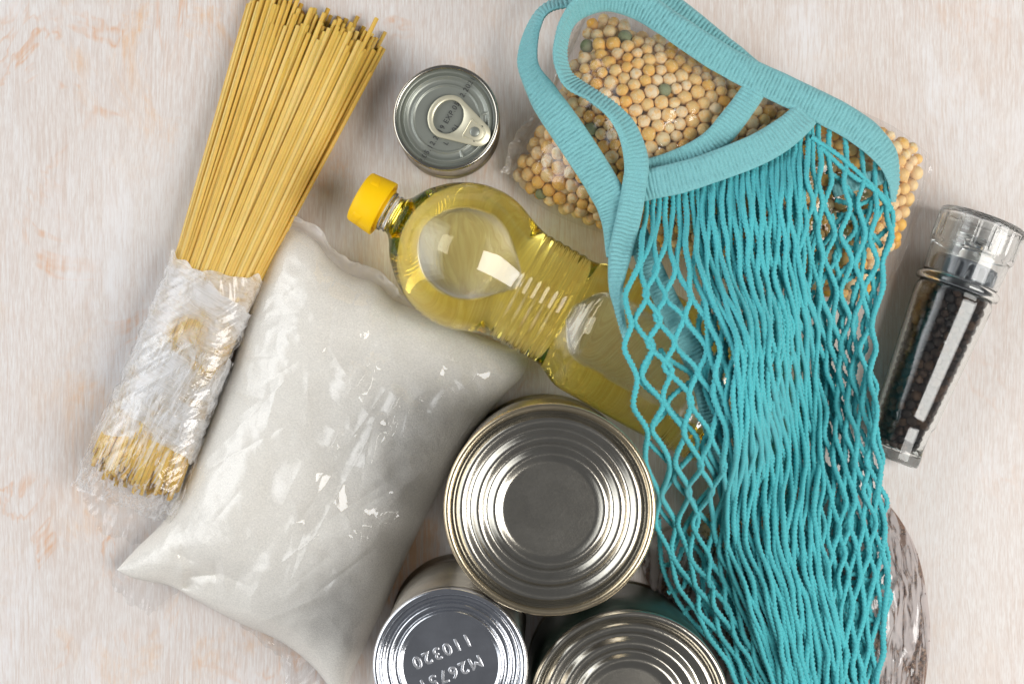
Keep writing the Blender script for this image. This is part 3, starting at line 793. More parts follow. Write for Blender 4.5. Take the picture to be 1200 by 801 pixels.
def rand_rot(r):
    q = r.normal(size=4); q /= np.linalg.norm(q); from mathutils import Quaternion
    return Quaternion(q).to_matrix()
def field(fn, co, n, r):
    a, b = r.uniform(0.012, 0.988, n), r.uniform(0.012, 0.988, n); P = co.ev(a, b); return a, b, P
n_g = 5200
a, b, P = field(None, kco, n_g, krng)
ia = np.clip((a * 89).astype(int), 0, 88); ib = np.clip((b * 89).astype(int), 0, 88)
hh = kh[ia, ib] - 0.0012 - krng.uniform(0, 0.0022, n_g)
Wk = at(P[:, 0], P[:, 1], np.maximum(hh, 0.002))
vis = (P[:, 0] > 1040) & (P[:, 1] < 800) | (P[:, 0] < 800) & (P[:, 1] < 720) | (P[:, 0] > 1020) & (P[:, 1] > 740) & (P[:, 1] < 805)
order = np.argsort(-(vis * 10 + hh * 20)); single = order[:280]; rest = order[280:]
for i in single:
    Mx = Matrix.Translation(Vector(Wk[i])) @ rand_rot(krng).to_4x4() @ Matrix.Scale(krng.uniform(0.0014, 0.0019), 4)
    part('groat', groat_me, None, kbag, matrix=Mx)
def joined(name, V0, F0, pos, scl, r, mat, parent, squash=None):
    VV, FF = [], []
    for k in range(len(pos)):
        R = np.array(rand_rot(r)); VV.append(V0 @ R.T * scl[k] + pos[k]); FF.append(F0 + k * len(V0))
    o = part(name, make_mesh(name, np.concatenate(VV), None, np.concatenate(FF)), mat, parent, kind='stuff'); return o
joined('loose_groats', groat_V, groat_F, Wk[rest], krng.uniform(0.0014, 0.0019, len(rest)), krng, M['buckwheat'], kbag)
na, nb = 220, 220
base, bP, bs, bh = pillow(kco, 0.030, 0.005, na, nb, 2.3, 0.85, 0.0015, 30, 8)
kf = []
for k in range(36):
    x, y = krng.uniform(1020, 1085), krng.uniform(600, 790); an_ = krng.normal(1.75, 0.35); L = krng.uniform(50, 150)
    kf.append((x, y, x + L * math.cos(an_), y + L * math.sin(an_), krng.uniform(4, 10), krng.uniform(-0.0014, 0.0030)))
bz = bh + 0.0012 + (0.0012 + crinkle(base, 3.3, 45, 0.003) + folds(bP[..., 0], bP[..., 1], kf)).clip(-0.0006, 0.006) * np.clip(bs * 5, 0.2, 1)
part('plastic_film', make_mesh('plastic_film', at(bP[..., 0], bP[..., 1], bz).reshape(-1, 3), grid_quads(na, nb)[:, ::-1]), M['film_buck'], kbag)

# ------------------------------------------------------------------ pepper grinder
GB0 = at(1042, 537, 0.0155); GH0 = at(1153, 257, 0.0222)
ga = GH0 - GB0; glen = np.linalg.norm(ga); ga /= glen
kg = glen / 301.0
grinder = thing('pepper_grinder', 'glass pepper grinder with clear plastic head, filled with black peppercorns', 'grinder', tuple(at(1095, 400, 0)))
jo = [(0.4, 0.05), (0.4, 27), (0, 31), (1.5, 33.6), (5, 34.2), (13, 34.2), (17, 33.6), (22, 33), (34, 33.2), (40, 33.4), (44, 33.6), (48, 34.4), (52, 36.3)]
jo += [(t, 36.3 + (46 - 36.3) * ((t - 52) / 145)) for t in np.linspace(58, 197, 24)] + [(202, 46.2), (206, 45.5), (210, 43.5), (215, 43)]
ji = [(215, 40), (208, 40), (204, 41.2), (197, 41.6)] + [(t, 31.8 + (41.6 - 31.8) * ((t - 52) / 145)) for t in np.linspace(190, 58, 20)] + [(52, 31.5), (46, 29.4), (40, 29), (24, 28.8), (15, 27.5), (12, 24), (11, 14), (10.5, 0.05)]
pj = np.array(jo + ji) * kg
V, q = lathe(pj, GB0, ga, 96)
stamp(V)
jar = part('glass_jar', make_mesh('glass_jar', V, q), M['jar_glass'], grinder)
# peppercorns on the inner wall of the jar
rin = lambda t: np.interp(t, [17, 40, 46, 52, 197, 206], [27.5, 28.2, 28.4, 30.8, 40.6, 39.5])
qa, qs, qv = frame_from(ga)
pp = []
prn = np.random.default_rng(31)
n_p = 385
tp = prn.uniform(16, 206, n_p); fp = prn.uniform(0, 2 * PI, n_p); rp = prn.uniform(0.0021, 0.0029, n_p)
def ppw(tp, fp, rp, inset=0.0):
    rr = rin(tp) * kg - rp - 0.0002 - inset
    return GB0 + (tp * kg)[:, None] * qa + (rr * np.cos(fp))[:, None] * qs + (rr * np.sin(fp))[:, None] * qv
for it in range(60):
    W = ppw(tp, fp, rp); d = W[:, None] - W[None]; dist = np.linalg.norm(d, axis=2) + 1e-9; np.fill_diagonal(dist, 1)
    ov = np.clip(rp[:, None] + rp[None] - dist, 0, None); mv = (d / dist[..., None] * (ov * 0.35)[..., None]).sum(1)
    tang = -np.sin(fp)[:, None] * qs + np.cos(fp)[:, None] * qv
    tp = np.clip(tp + (mv @ qa) / kg, 17, 207); fp = fp + (mv * tang).sum(1) / (rin(tp) * kg)
W = ppw(tp, fp, rp)
iV, iF = ico(2)
def lumpy(V, seed, am, sc): return V * (1 + am * fbm(V * sc + seed, 2))[:, None]
corn = [make_mesh('peppercorn', lumpy(iV, 10 * k, 0.13, 2.6), None, iF) for k in range(3)]
for m_ in corn: m_.materials.append(M['pepper'])
up_ = np.argsort(-np.sin(fp))
for k, i in enumerate(up_[:270]):
    part('peppercorn', corn[k % 3], None, grinder, matrix=Matrix.Translation(Vector(W[i])) @ rand_rot(prn).to_4x4() @ Matrix.Scale(rp[i], 4))
i1V, i1F = ico(1)
inner_t = prn.uniform(24, 204, 260); inner = ppw(inner_t, prn.uniform(0, 2 * PI, 260), np.full(260, 0.0024), 0.0036)
joined('packed_peppercorns', lumpy(i1V, 3, 0.12, 2.6), i1F, np.concatenate([W[up_[270:]], inner]), np.full(len(up_) - 270 + 260, 0.0024), prn, M['pepper'], grinder)
# collar, head, mechanism
V, q = lathe(np.array([(212, 44.5), (213, 48), (215.5, 49.6), (219, 49.6), (221.5, 48.4), (223, 46), (223, 43.5), (212, 43.5)]) * kg, GB0, ga, 96, close=True)
part('collar_ring', make_mesh('collar_ring', V, q), M['jar_glass'], grinder)
def flute(t, r, th):
    k = sm(262 * kg, 266 * kg, t) * (1 - sm(290 * kg, 296 * kg, t)) * (r > 46.5 * kg)
    return r * (1 - 0.045 * k * (1 - np.abs(np.sin(th * 7.5))) ** 5)
ho = [(224, 43), (227, 44.4), (240, 45.6), (256, 46.8), (258.5, 48.2), (260, 49.6), (263, 50), (280, 50.2), (295, 50.2), (299, 49.6), (301, 48), (301.5, 45), (301.5, 25), (301.5, 0.05)]
hi = [(296, 0.05), (296, 30), (295.5, 42), (292, 45), (264, 45), (259, 43.5), (240, 41.8), (224, 40)]
hp = np.array([tuple(x) for x in catmull(ho, 70)] + [tuple(x) for x in catmull(hi, 40)]) * kg; hp[:, 1] = np.maximum(hp[:, 1], 0.00002)
V, q = lathe(hp, GB0, ga, 180, rfun=lambda t, r, th: flute(t, r, th), close=True)
head = part('head', make_mesh('head', V, q), M['clear'], grinder)
M['mech'] = mat_plain('grey_plastic', (0.20, 0.21, 0.225), 0.3, 0.1)
M['mech_dark'] = mat_plain('dark_plastic', (0.035, 0.037, 0.04), 0.3, 0.1)
def gear(t, r, th): return r * (1 + 0.11 * np.sign(np.cos(th * 19)) * ((t > 227 * kg) & (t < 243 * kg)))
V, q = lathe(np.array([(222.5, 0.05), (222.5, 37), (226, 37.5), (227.5, 35), (228.5, 34.5), (241.5, 34.5), (243, 37.2), (246, 36.5), (247, 33), (247, 0.05)]) * kg, GB0, ga, 176, rfun=gear)
part('grinding_gear', make_mesh('grinding_gear', V, q), M['mech'], grinder)
V, q = lathe(np.array([(207, 0.05), (207, 38), (209, 39.6), (218, 39.6), (221.5, 39), (221.5, 0.05)]) * kg, GB0, ga, 96)
part('mill_plug', make_mesh('mill_plug', V, q), M['mech_dark'], grinder)
V, q = lathe(np.array([(247.3, 0.05), (247.3, 15), (252, 13), (272, 11), (274, 24), (276, 25), (276, 0.05)]) * kg, GB0, ga, 64)
part('spindle', make_mesh('spindle', V, q), M['clear'], grinder)

# ------------------------------------------------------------------ spaghetti
SB = np.array([156., 560.]); ST = np.array([371., 29.])
su = (ST - SB) / np.linalg.norm(ST - SB); sp = np.array([-su[1], su[0]]); sL = np.linalg.norm(ST - SB)
if sp[0] < 0: sp = -sp
pasta = thing('spaghetti_bundle', 'bundle of dry yellow spaghetti with its lower half wound in clear plastic wrap', 'pasta', tuple(at(250, 325, 0)))
srng = np.random.default_rng(17)
r0 = 0.00095
hexs = []
hw, hz = 0.0228, 0.0165
row = 0; z = r0
while z < 2 * hz:
    for u in np.arange(-hw, hw, 1.82 * r0):
        uu = u + (row % 2) * r0
        if (abs(uu) / hw) ** 2.4 + (abs(z - hz * 0.92) / (hz * 1.02)) ** 2.4 < 1: hexs.append((uu, z))
    z += 1.78 * r0; row += 1
hexs = np.array(hexs); hexs += srng.normal(0, 0.00016, hexs.shape); hexs[:, 1] = np.maximum(hexs[:, 1], r0)
fw = 0.44
def strand_path(u, z, jt, jb, tilt):
    """u, z: place in the bundle (metres) at the wrap; returns world points"""
    f = np.array([jb, 0.06, 0.2, fw - 0.04, fw + 0.04, 0.6, 0.8, 1 + jt])
    kk = KPX * (D - 0.02) / D
    grow = np.where(f < fw, 1.0 + 0.10 * np.clip((0.2 - f) / 0.2, 0, 1), 1 + (1.66 - 1) * (f - fw) / (1 - fw))
    flat = np.where(f < fw, 1.0, 1 - 0.50 * (f - fw) / (1 - fw))
    lat = (u * grow + tilt * np.where(f > fw, f - fw, 0)) / kk
    P = SB + (f * sL)[:, None] * su + lat[:, None] * sp
    zz = np.maximum(z * flat, r0)
    return at(P[:, 0], P[:, 1], zz)
def tube_low(P, r, n=8):
    T = np.gradient(P, axis=0); T /= np.linalg.norm(T, axis=1)[:, None]
    S = np.cross(T, [0, 0, 1.0]); S /= np.linalg.norm(S, axis=1)[:, None]; U = np.cross(S, T)
    th = np.linspace(0, 2 * PI, n, endpoint=False)
    V = P[:, None] + r * (np.cos(th)[None, :, None] * S[:, None] + np.sin(th)[None, :, None] * U[:, None])
    m = len(P); V = np.concatenate([V.reshape(-1, 3), P[:1], P[-1:]])
    q = grid_quads(m, n, closed_v=True)
    i = np.arange(n); j = (i + 1) % n
    t = np.concatenate([np.stack([np.full(n, m * n), j, i], 1), np.stack([np.full(n, m * n + 1), (m - 1) * n + i, (m - 1) * n + j], 1)])
    return V, q[:, ::-1], t[:, ::-1]
order = np.argsort(-(hexs[:, 1] - 0.25 * np.abs(hexs[:, 0])))
low = ([], [], [])
noff = 0
for k, i in enumerate(order):
    u, z = hexs[i]
    jt = srng.normal(0, 0.016) + (srng.random() < 0.10) * srng.uniform(-0.10, -0.01); jb = srng.normal(0, 0.012) - 0.02 * (1 - (u / hw) ** 2) + 0.02
    P = strand_path(u, z, jt, jb, srng.normal(0, 0.0022))
    V, q, t = tube_low(P, r0 * srng.uniform(1.10, 1.34), 8)
    if k < 290: part('strand', make_mesh('strand', V, q, t), M['pasta'], pasta)
    else:
        low[0].append(V); low[1].append(q + noff); low[2].append(t + noff); noff += len(V)
if low[0]: part('inner_strands', make_mesh('inner_strands', np.concatenate(low[0]), np.concatenate(low[1]), np.concatenate(low[2])), M['pasta'], pasta, kind='stuff')

def wrap_layer(name, f0, f1, off, seed, am, mat, tilt=0.0, nf=150, nth=120):
    F, TH = np.meshgrid(np.linspace(0, 1, nf), np.linspace(-0.28 * PI, 1.28 * PI, nth), indexing='ij')
    c, s = np.cos(TH), np.sin(TH)
    f = f0 + (f1 - f0) * F + tilt * c * 0.5
    f = f + 0.012 * fbm(np.stack([c * 2, s * 2, F * 0 + seed], -1), 2) * (np.abs(F - 0.5) * 2)
    grow = np.where(f < fw, 1.0 + 0.10 * np.clip((0.2 - f) / 0.2, 0, 1), 1 + 0.66 * (f - fw) / (1 - fw))
    pinch = 1.0 - 0.75 * np.clip((-f) / 0.06, 0, 1) ** 1.3
    U = np.sign(c) * np.abs(c) ** 0.85 * (hw + off) * grow; Z = hz * 0.95 + np.sign(s) * np.abs(s) ** 0.85 * (hz * 1.0 + off) * pinch
    kk = KPX * (D - 0.02) / D
    n1 = fbm(np.stack([f * 22 + seed + U * 150 * (1 if seed < 4 else -0.7), TH * 0.6 + f * 5, 0 * f + seed], -1), 2)
    rid = (0.45 - np.abs(n1)) * am
    U = U * (1 + rid / hw); Z = Z + rid * s
    Z = np.maximum(Z, 0.0006)
    P = SB + (f * sL)[..., None] * su + (U / kk)[..., None] * sp
    W = at(P[..., 0], P[..., 1], Z)
    return part(name, make_mesh(name, W.reshape(-1, 3), grid_quads(nf, nth)), mat, pasta)
wrap_layer('plastic_wrap', 0.085, 0.455, 0.0012, 1.0, 0.0018, M['film_wrap'], 0.05)
wrap_layer('plastic_wrap', 0.10, 0.43, 0.0024, 5.0, 0.0024, M['film_wrap'], -0.06)
def endmask(N, co):
    s = N.noise(N.mapping(N.mapping(co, (1, 1, 1), (0, 0, 0), (0, 0, 0.45)), (1.5, 0.22, 1)), 230, 4, 0.6, 1.2)
    return N.ramp(s, [(0.46, 0.03), (0.60, 0.60)])
M['film_end'] = mat_film('cling_wrap_end', 0.2, 0.10, 0.07, 80, 0.6, 0.003, hcol=(0.92, 0.93, 0.95), hmask=endmask)
wrap_layer('plastic_wrap', -0.06, 0.30, 0.0030, 9.0, 0.0024, M['film_end'], 0.0)
lip('wrap_flap', [(108, 560), (130, 590), (158, 604), (184, 604), (200, 590)], [8, 30, 34, 26, 6], 0.006, 0.001, M['film_flap'], pasta, -1, 0.003, 5, seed=7)

# ------------------------------------------------------------------ pea film and peas
na, nb = 240, 160
a, b = np.meshgrid(np.linspace(0, 1, na), np.linspace(0, 1, nb), indexing='ij')
fP = pco.ev(a, b); hb = pheight(a, b); fb = at(fP[..., 0], fP[..., 1], hb)
pf = []
for k in range(40):
    x, y = prng.uniform(610, 1060), prng.uniform(30, 300); an_ = prng.uniform(0, PI); L = prng.uniform(30, 90)
    pf.append((x, y, x + L * math.cos(an_), y + L * math.sin(an_), prng.uniform(2, 6), prng.uniform(-0.0008, 0.0012)))
edge = np.clip(np.minimum(np.minimum(a, 1 - a), np.minimum(b, 1 - b)) * 12, 0.1, 1)
hf = hb + 0.0009 + (0.0006 + crinkle(fb, 6.6, 55, 0.0024) + folds(fP[..., 0], fP[..., 1], pf)).clip(-0.0003, 0.003) * edge
pfV = at(fP[..., 0], fP[..., 1], hf).reshape(-1, 3)
stamp(pfV)
part('plastic_film', make_mesh('plastic_film', pfV, grid_quads(na, nb)[:, ::-1]), M['film_pea'], pbag)
lip('seam_flap', PL[2:], [2, 6, 11, 10, 12], 0.009, 0.012, M['film_seam'], pbag, -1, 0.003, 6, seed=4)
lip('seam_flap', PL[:4], [5, 7, 5, 3], 0.010, 0.012, M['film_seam'], pbag, -1, 0.002, 6, seed=5)
lip('seam_flap', PR[:5], [5, 7, 5, 4, 2], 0.008, 0.010, M['film_flap'], pbag, 1, 0.002, 6, seed=6)
part('pea_core', closed_pillow('pea_core', core_t, core_s, 0.006), M['pea'], pbag, kind='stuff')

# ------------------------------------------------------------------ string bag: heights under it
HG2 = HG.copy()
for k in range(7):
    e = np.pad(HG2, 1, mode='edge'); HG2 = np.max([e[i:i + GN, j:j + GN] for i in range(3) for j in range(3)], 0)
for k in range(34):
    e = np.pad(HG2, 1, mode='edge'); HG2 = np.mean([e[i:i + GN, j:j + GN] for i in range(3) for j in range(3)], 0)
HG2 = np.maximum(HG2, 0)
def ground(W):
    x = np.clip((W[..., 0] + 0.3) / GX, 0, GN - 2); y = np.clip((W[..., 1] + 0.3) / GX, 0, GN - 2)
    i, j = x.astype(int), y.astype(int); u, v = x - i, y - j
    return (HG2[i, j] * (1 - u) * (1 - v) + HG2[i + 1, j] * u * (1 - v) + HG2[i, j + 1] * (1 - u) * v + HG2[i + 1, j + 1] * u * v)
def drape(px, py, lift):
    z = np.full(np.shape(px), 0.045)
    for k in range(4): z = ground(at(px, py, z)) + lift
    return z
def smooth1(z, n):
    k = np.ones(n) / n; return np.convolve(np.pad(z, (n // 2, n - 1 - n // 2), mode='edge'), k, 'valid')

sbag = thing('string_bag', 'turquoise cotton string bag with ribbed straps draped over bottle and bags', 'bag', tuple(at(880, 430, 0)))

def strap(name, ctrl, mat=None, rib=0.0011, th=0.0012, pitch=0.0021, label=None):
    """ctrl rows: px, py, width px, roll deg, lift above what lies below (m)"""
    c = np.asarray(ctrl, float)
    q = catmull(c, 60)
    L = np.linalg.norm(np.diff(at(q[:, 0], q[:, 1], 0.04), axis=0), axis=1).sum()
    n = int(L / 0.00046); q = catmull(c, n)
    z = smooth1(drape(q[:, 0], q[:, 1], 0.0) , 61) + q[:, 4]
    W = at(q[:, 0], q[:, 1], z)
    T = np.gradient(W, axis=0); T /= np.linalg.norm(T, axis=1)[:, None]
    S = np.cross(T, [0, 0, 1.0]); S /= np.linalg.norm(S, axis=1)[:, None]; U = np.cross(S, T)
    ro = np.radians(q[:, 3])[:, None]
    S2 = np.cos(ro) * S + np.sin(ro) * U; U2 = -np.sin(ro) * S + np.cos(ro) * U
    hwid = (q[:, 2] * KPX * 0.94 / 2)[:, None]
    m = 22
    u = np.linspace(-1, 1, m)
    s = np.linspace(0, L, n)[:, None]
    jig = 0.0004 * fbm(np.stack([s[:, 0] * 260, 0 * s[:, 0], 0 * s[:, 0] + len(name)], -1), 2)[:, None]
    # cross ribs, fading to a folded hem at both edges
    body = 1 - sm(0.80, 0.90, np.abs(u))[None, :]
    ribs = np.abs(np.sin((s + jig + 0.00012 * np.sin(u * 7)[None, :]) / pitch * PI)) ** 0.55 * rib * body
    hem = 0.00055 * np.exp(-((np.abs(u)[None, :] - 0.93) / 0.05) ** 2) * (0.7 + 0.3 * np.sin(s / 0.0011 * PI))
    groove = -0.0004 * np.exp(-((np.abs(u)[None, :] - 0.83) / 0.04) ** 2)
    up = th / 2 * (1 - np.abs(u) ** 10)[None, :] + ribs + hem + groove
    dn = -th / 2 * (1 - np.abs(u) ** 10)[None, :] - ribs * 0.7 - hem
    wob = 1 + 0.035 * fbm(np.stack([s[:, 0] * 60, 0 * s[:, 0] + 3, 0 * s[:, 0]], -1), 2)[:, None]
    sag = 0.0012 * fbm(np.stack([s * 45 + 0 * u, u[None, :] * 0.8 + 0 * s, 0 * s + 0 * u + len(name) * 3.1], -1), 2)
    top = W[:, None] + (hwid * wob * u[None, :])[..., None] * S2[:, None] + (up + sag)[..., None] * U2[:, None]
    bot = W[:, None] + (hwid * wob * u[None, :])[..., None] * S2[:, None] + (dn + sag)[..., None] * U2[:, None]
    V = np.concatenate([top, bot[:, ::-1]], 1)
    qd = grid_quads(n, 2 * m, closed_v=True)
    e0 = [list(range(2 * m))]
    return part(name, make_mesh(name, V.reshape(-1, 3), qd), mat or M['strap'], sbag, label=label)

# rear handle (outer loop)
strap('handle_strap', [(728, 300, 34, 0, .004), (722, 250, 38, 0, .005), (705, 215, 39, 0, .006), (675, 168, 39, 5, .006), (641, 119, 38, 20, .007), (622, 88, 33, 42, .012), (618, 62, 38, 52, .018),
                       (624, 32, 38, 60, .020), (640, 11, 38, 64, .020), (672, 0, 38, 55, .018), (715, -8, 34, 30, .012), (765, -2, 32, 10, .006), (800, 20, 32, 0, .003), (846, 56, 30, 0, .001), (890, 92, 30, 0, .001)])
# front handle (inner loop), long flank on the right
strap('handle_strap', [(734, 400, 3, 40, .001), (727, 372, 9, 40, .002), (722, 340, 18, 30, .003), (726, 302, 26, 15, .005), (736, 258, 29, 0, .008), (742, 226, 28, 0, .010), (746, 190, 29, -12, .011), (738, 158, 30, -25, .012), (720, 131, 30, -45, .014),
                       (697, 113, 32, -58, .015), (673, 100, 34, -48, .015), (660, 82, 34, -58, .017), (657, 56, 34, -66, .020), (663, 29, 34, -62, .022), (681, 8, 34, -50, .022), (712, -3, 34, -30, .018), (748, 6, 34, -12, .013),
                       (779, 25, 33, 0, .010), (814, 49, 34, 0, .009), (862, 78, 35, 0, .008), (916, 104, 36, 0, .008), (966, 128, 36, 0, .008), (1009, 153, 36, 4, .008), (1038, 182, 32, 14, .008), (1047, 208, 22, 35, .006), (1046, 236, 12, 55, .003)])
# opening bands
strap('opening_band', [(885, 104, 28, 0, .004), (862, 136, 30, 0, .004), (836, 166, 30, 0, .004), (803, 186, 30, 0, .004), (762, 200, 28, 0, .003), (738, 205, 24, 0, .002)])
strap('opening_band', [(742, 221, 34, 0, .006), (760, 216, 36, 0, .008), (801, 207, 36, 0, .010), (846, 192, 36, 0, .010), (890, 174, 37, 0, .010), (922, 154, 36, 0, .009), (946, 132, 32, 0, .006), (956, 118, 28, 0, .003)])
strap('opening_band', [(745, 270, 26, 0, .000), (770, 330, 28, 0, -.001), (800, 390, 28, 0, -.001), (826, 450, 28, 0, -.001), (842, 520, 28, 0, -.001), (862, 610, 26, 0, -.001)], label='band of the far side of the opening, seen through the net')
strap('opening_band', [(975, 222, 20, 0, .001), (1000, 214, 20, 0, .001), (1020, 210, 19, 0, .001), (1040, 206, 16, 0, .001)], label='short dark stretch of band inside the bag')

# ---- net
Ly = np.array([(205, 765), (235, 757), (300, 730), (340, 724), (400, 735), (500, 752), (560, 766), (600, 772), (640, 776), (680, 792), (740, 828), (801, 868), (850, 888)], float)
Ry = np.array([(150, 1040), (200, 1048), (260, 1044), (320, 1031), (380, 1024), (440, 1020), (500, 1026), (560, 1031), (640, 1036), (690, 1042), (740, 1036), (801, 1028), (850, 1020)], float)
Lx = lambda y: np.interp(y, Ly[:, 0], Ly[:, 1]); Rx = lambda y: np.interp(y, Ry[:, 0], Ry[:, 1])
hem_pts = catmull([(757, 228), (801, 219), (846, 205), (890, 188), (925, 168), (950, 150), (975, 155), (1005, 174), (1030, 200), (1040, 212)], 300)
crng = np.random.default_rng(77)

FUZZ = []
def cord_mesh(P, r=0.00125, n=8, pitch=0.0046, ph=0.0):
    seg = np.linalg.norm(np.diff(P, axis=0), axis=1); s = np.r_[0, np.cumsum(seg)]
    m = int(s[-1] / 0.00062); ss_ = np.linspace(0, s[-1], m)
    P = np.stack([np.interp(ss_, s, P[:, k]) for k in range(3)], 1)
    for k in range(3): P[:, k] = smooth1(P[:, k], 5)
    T = np.gradient(P, axis=0); T /= np.linalg.norm(T, axis=1)[:, None] + 1e-12
    S = np.cross(T, [0, 0, 1.0]); S /= np.linalg.norm(S, axis=1)[:, None] + 1e-12; U = np.cross(S, T)
    th = np.linspace(0, 2 * PI, n, endpoint=False)
    a = 2 * PI * ss_ / pitch + ph
    # two-ply twist with a chain-like wobble
    rr = r * (1 + 0.25 * np.cos(2 * th[None, :] - a[:, None] * 2) + 0.05 * crng.normal(size=(m, n)))
    rr = rr * (1 + 0.10 * fbm(np.stack([ss_ * 160, 0 * ss_ + ph * 9, 0 * ss_], -1), 2))[:, None]
    V = P[:, None] + (rr * np.cos(th))[..., None] * S[:, None] + (rr * np.sin(th))[..., None] * U[:, None]
    k_ = crng.integers(2, m - 2, m // 2); j_ = crng.integers(0, n // 2 + 1, m // 2)
    FUZZ.append(np.concatenate([V[k_, j_], V[k_, j_] - P[k_]], 1))
    return make_mesh('cord', V.reshape(-1, 3), grid_quads(m, n, closed_v=True)[:, ::-1])

def tri(x):
    t = np.abs(((x + 0.5) % 1.0) - 0.5) * 4 - 1
    return np.clip(t * 1.18, -1, 1) * 0.5 + 0.5 * np.sin(t * PI / 2)

def net_layer(n, G, period, lift, jitter, stack, y_end, u0=0.0, u1=1.0, seed=0, amp=1.0, start='hem', r=0.00125, zc=0.0):
    us = np.linspace(u0, u1, n)
    us_e = np.r_[us[0] - (us[1] - us[0]), us, us[-1] + (us[1] - us[0])]
    def X(u, y):
        g = np.zeros_like(y)
        gy = np.array([k[0] for k in G]); ug = np.array([0, .16, .72, .87, 1.0])
        vals = np.stack([np.interp(np.clip(u, -0.05, 1.05), ug, k[1]) for k in G])
        g = np.interp(y, gy, vals)
        return Lx(y) + (Rx(y) - Lx(y)) * g + (min(u, 0) + max(u - 1, 0)) * 60
    for j in range(n):
        u = us[j]
        if start == 'hem':
            hp_ = hem_pts[int(np.interp(np.clip(u, 0, 1), [0, .87, 1], [0, .70, 1]) * 299)]
        else:
            y_s = start + crng.uniform(-15, 15); hp_ = np.array([X(u, np.array([y_s]))[0], y_s])
        ye = y_end + crng.uniform(0, 14)
        y = np.arange(hp_[1] - 6, ye, 1.2)
        x0 = smooth1(X(us_e[j + 1], y), 75); xm = smooth1(X(us_e[j], y), 75); xp = smooth1(X(us_e[j + 2], y), 75)
        b = sm(hp_[1] - 6, hp_[1] + 190, y) if start == 'hem' else np.ones_like(y)
        xs = (1 - b) * hp_[0] + b * x0
        sp = np.maximum((xp - xm) / 2, 2.0)
        sp = sp * b + (1 - b) * 5.0
        warp = 10 * perlin(np.stack([xs * 0.012, y * 0.010, 0 * y + seed], -1))
        ph = (y + warp * 1.6) / period + 0.5 * j + 0.13 * np.clip(14 / sp - 0.8, 0, 1) * perlin(np.stack([y * 0.012, 0 * y + j * 7.1, 0 * y + seed + 2], -1))
        am = np.maximum(sp * 0.5, 1.9) * amp * (1 + 0.35 * perlin(np.stack([y * 0.02, 0 * y + j * 3.7, 0 * y + seed], -1)))
        dev = jitter * fbm(np.stack([y * 0.016, 0 * y + j * 5.3 + seed, xs * 0.0], -1), 2)
        drift = 16 * perlin(np.stack([y * 0.006, xs * 0.012, 0 * y + seed + 9], -1)) * b * sm(0, 0.1, us_e[j + 1]) * (1 - sm(0.9, 1, us_e[j + 1]))
        px = xs + tri(ph) * am * np.minimum(1, b * 3 + 0.15) + dev + drift
        px = np.clip(px, Lx(y) - 6, Rx(y) + 7)
        gather = zc * np.exp(-((px - np.interp(y, [230, 400, 600, 800], [895, 890, 905, 940])) / 58) ** 2)
        st = stack * (0.5 + 0.9 * perlin(np.stack([y * 0.011, 0 * y + j * 2.9, 0 * y + seed + 4], -1)))
        tight = np.clip(1.3 - sp / 12, 0.15, 1)
        z = drape(px, y, 0.0)
        z = np.maximum(smooth1(z, 41), z * 0.0)
        z = z + (lift + gather + st * tight) * (0.15 + 0.85 * (sm(hp_[1] - 6, hp_[1] + 70, y) if start == 'hem' else 1.0)) + 0.0007 * np.sin(2 * PI * ph + PI * (j % 2))
        edge_ = np.minimum(px - Lx(y), Rx(y) - px)
        z = np.maximum(z, 0.0022)
        P = at(px, y, z)
        part('cord', cord_mesh(P, r * crng.uniform(0.92, 1.1), ph=crng.uniform(0, 6)), M['cord'], sbag)

G1 = [(200, [0, .16, .62, .72, 1]), (280, [0, .22, .66, .77, 1]), (400, [0, .36, .76, .88, 1]), (520, [0, .33, .74, .86, 1]), (640, [0, .22, .72, .86, 1]), (801, [0, .18, .72, .86, 1])]
G2 = [(200, [0, .16, .72, .87, 1]), (801, [0, .16, .72, .87, 1])]
net_layer(34, G1, 68, 0.0075, 3.2, 0.006, 832, seed=1, zc=0.006, amp=1.08, r=0.00134)
net_layer(22, G1, 96, 0.0105, 3.2, 0.006, 830, 0.24, 0.74, seed=61, amp=0.85, zc=0.007, r=0.00134)
net_layer(16, G2, 76, 0.0040, 6.0, 0.003, 828, 0.30, 0.86, seed=22, amp=1.1, start=250, r=0.0013)
net_layer(4, G1, 74, 0.0035, 5.0, 0.001, 828, 0.03, 0.2, seed=27, amp=0.9, start=400, r=0.00125)
net_layer(9, [(200, [.5, .6, .9, .95, 1.0]), (801, [.45, .6, .88, .94, 1.0])], 62, 0.0050, 8.0, 0.003, 825, 0.45, 1.0, seed=41, amp=1.25, start=330, r=0.00125)
def loose(pts, lift, r=0.00128):
    q = catmull(pts, 160)
    q[:, 0] += 1.2 * perlin(np.stack([np.arange(160) * 0.06, np.zeros(160) + pts[0][0], np.zeros(160)], -1))
    z = smooth1(drape(q[:, 0], q[:, 1], 0.0), 15) + lift
    part('cord', cord_mesh(at(q[:, 0], q[:, 1], np.maximum(z, 0.0022)), r, ph=crng.uniform(0, 6)), M['cord'], sbag)
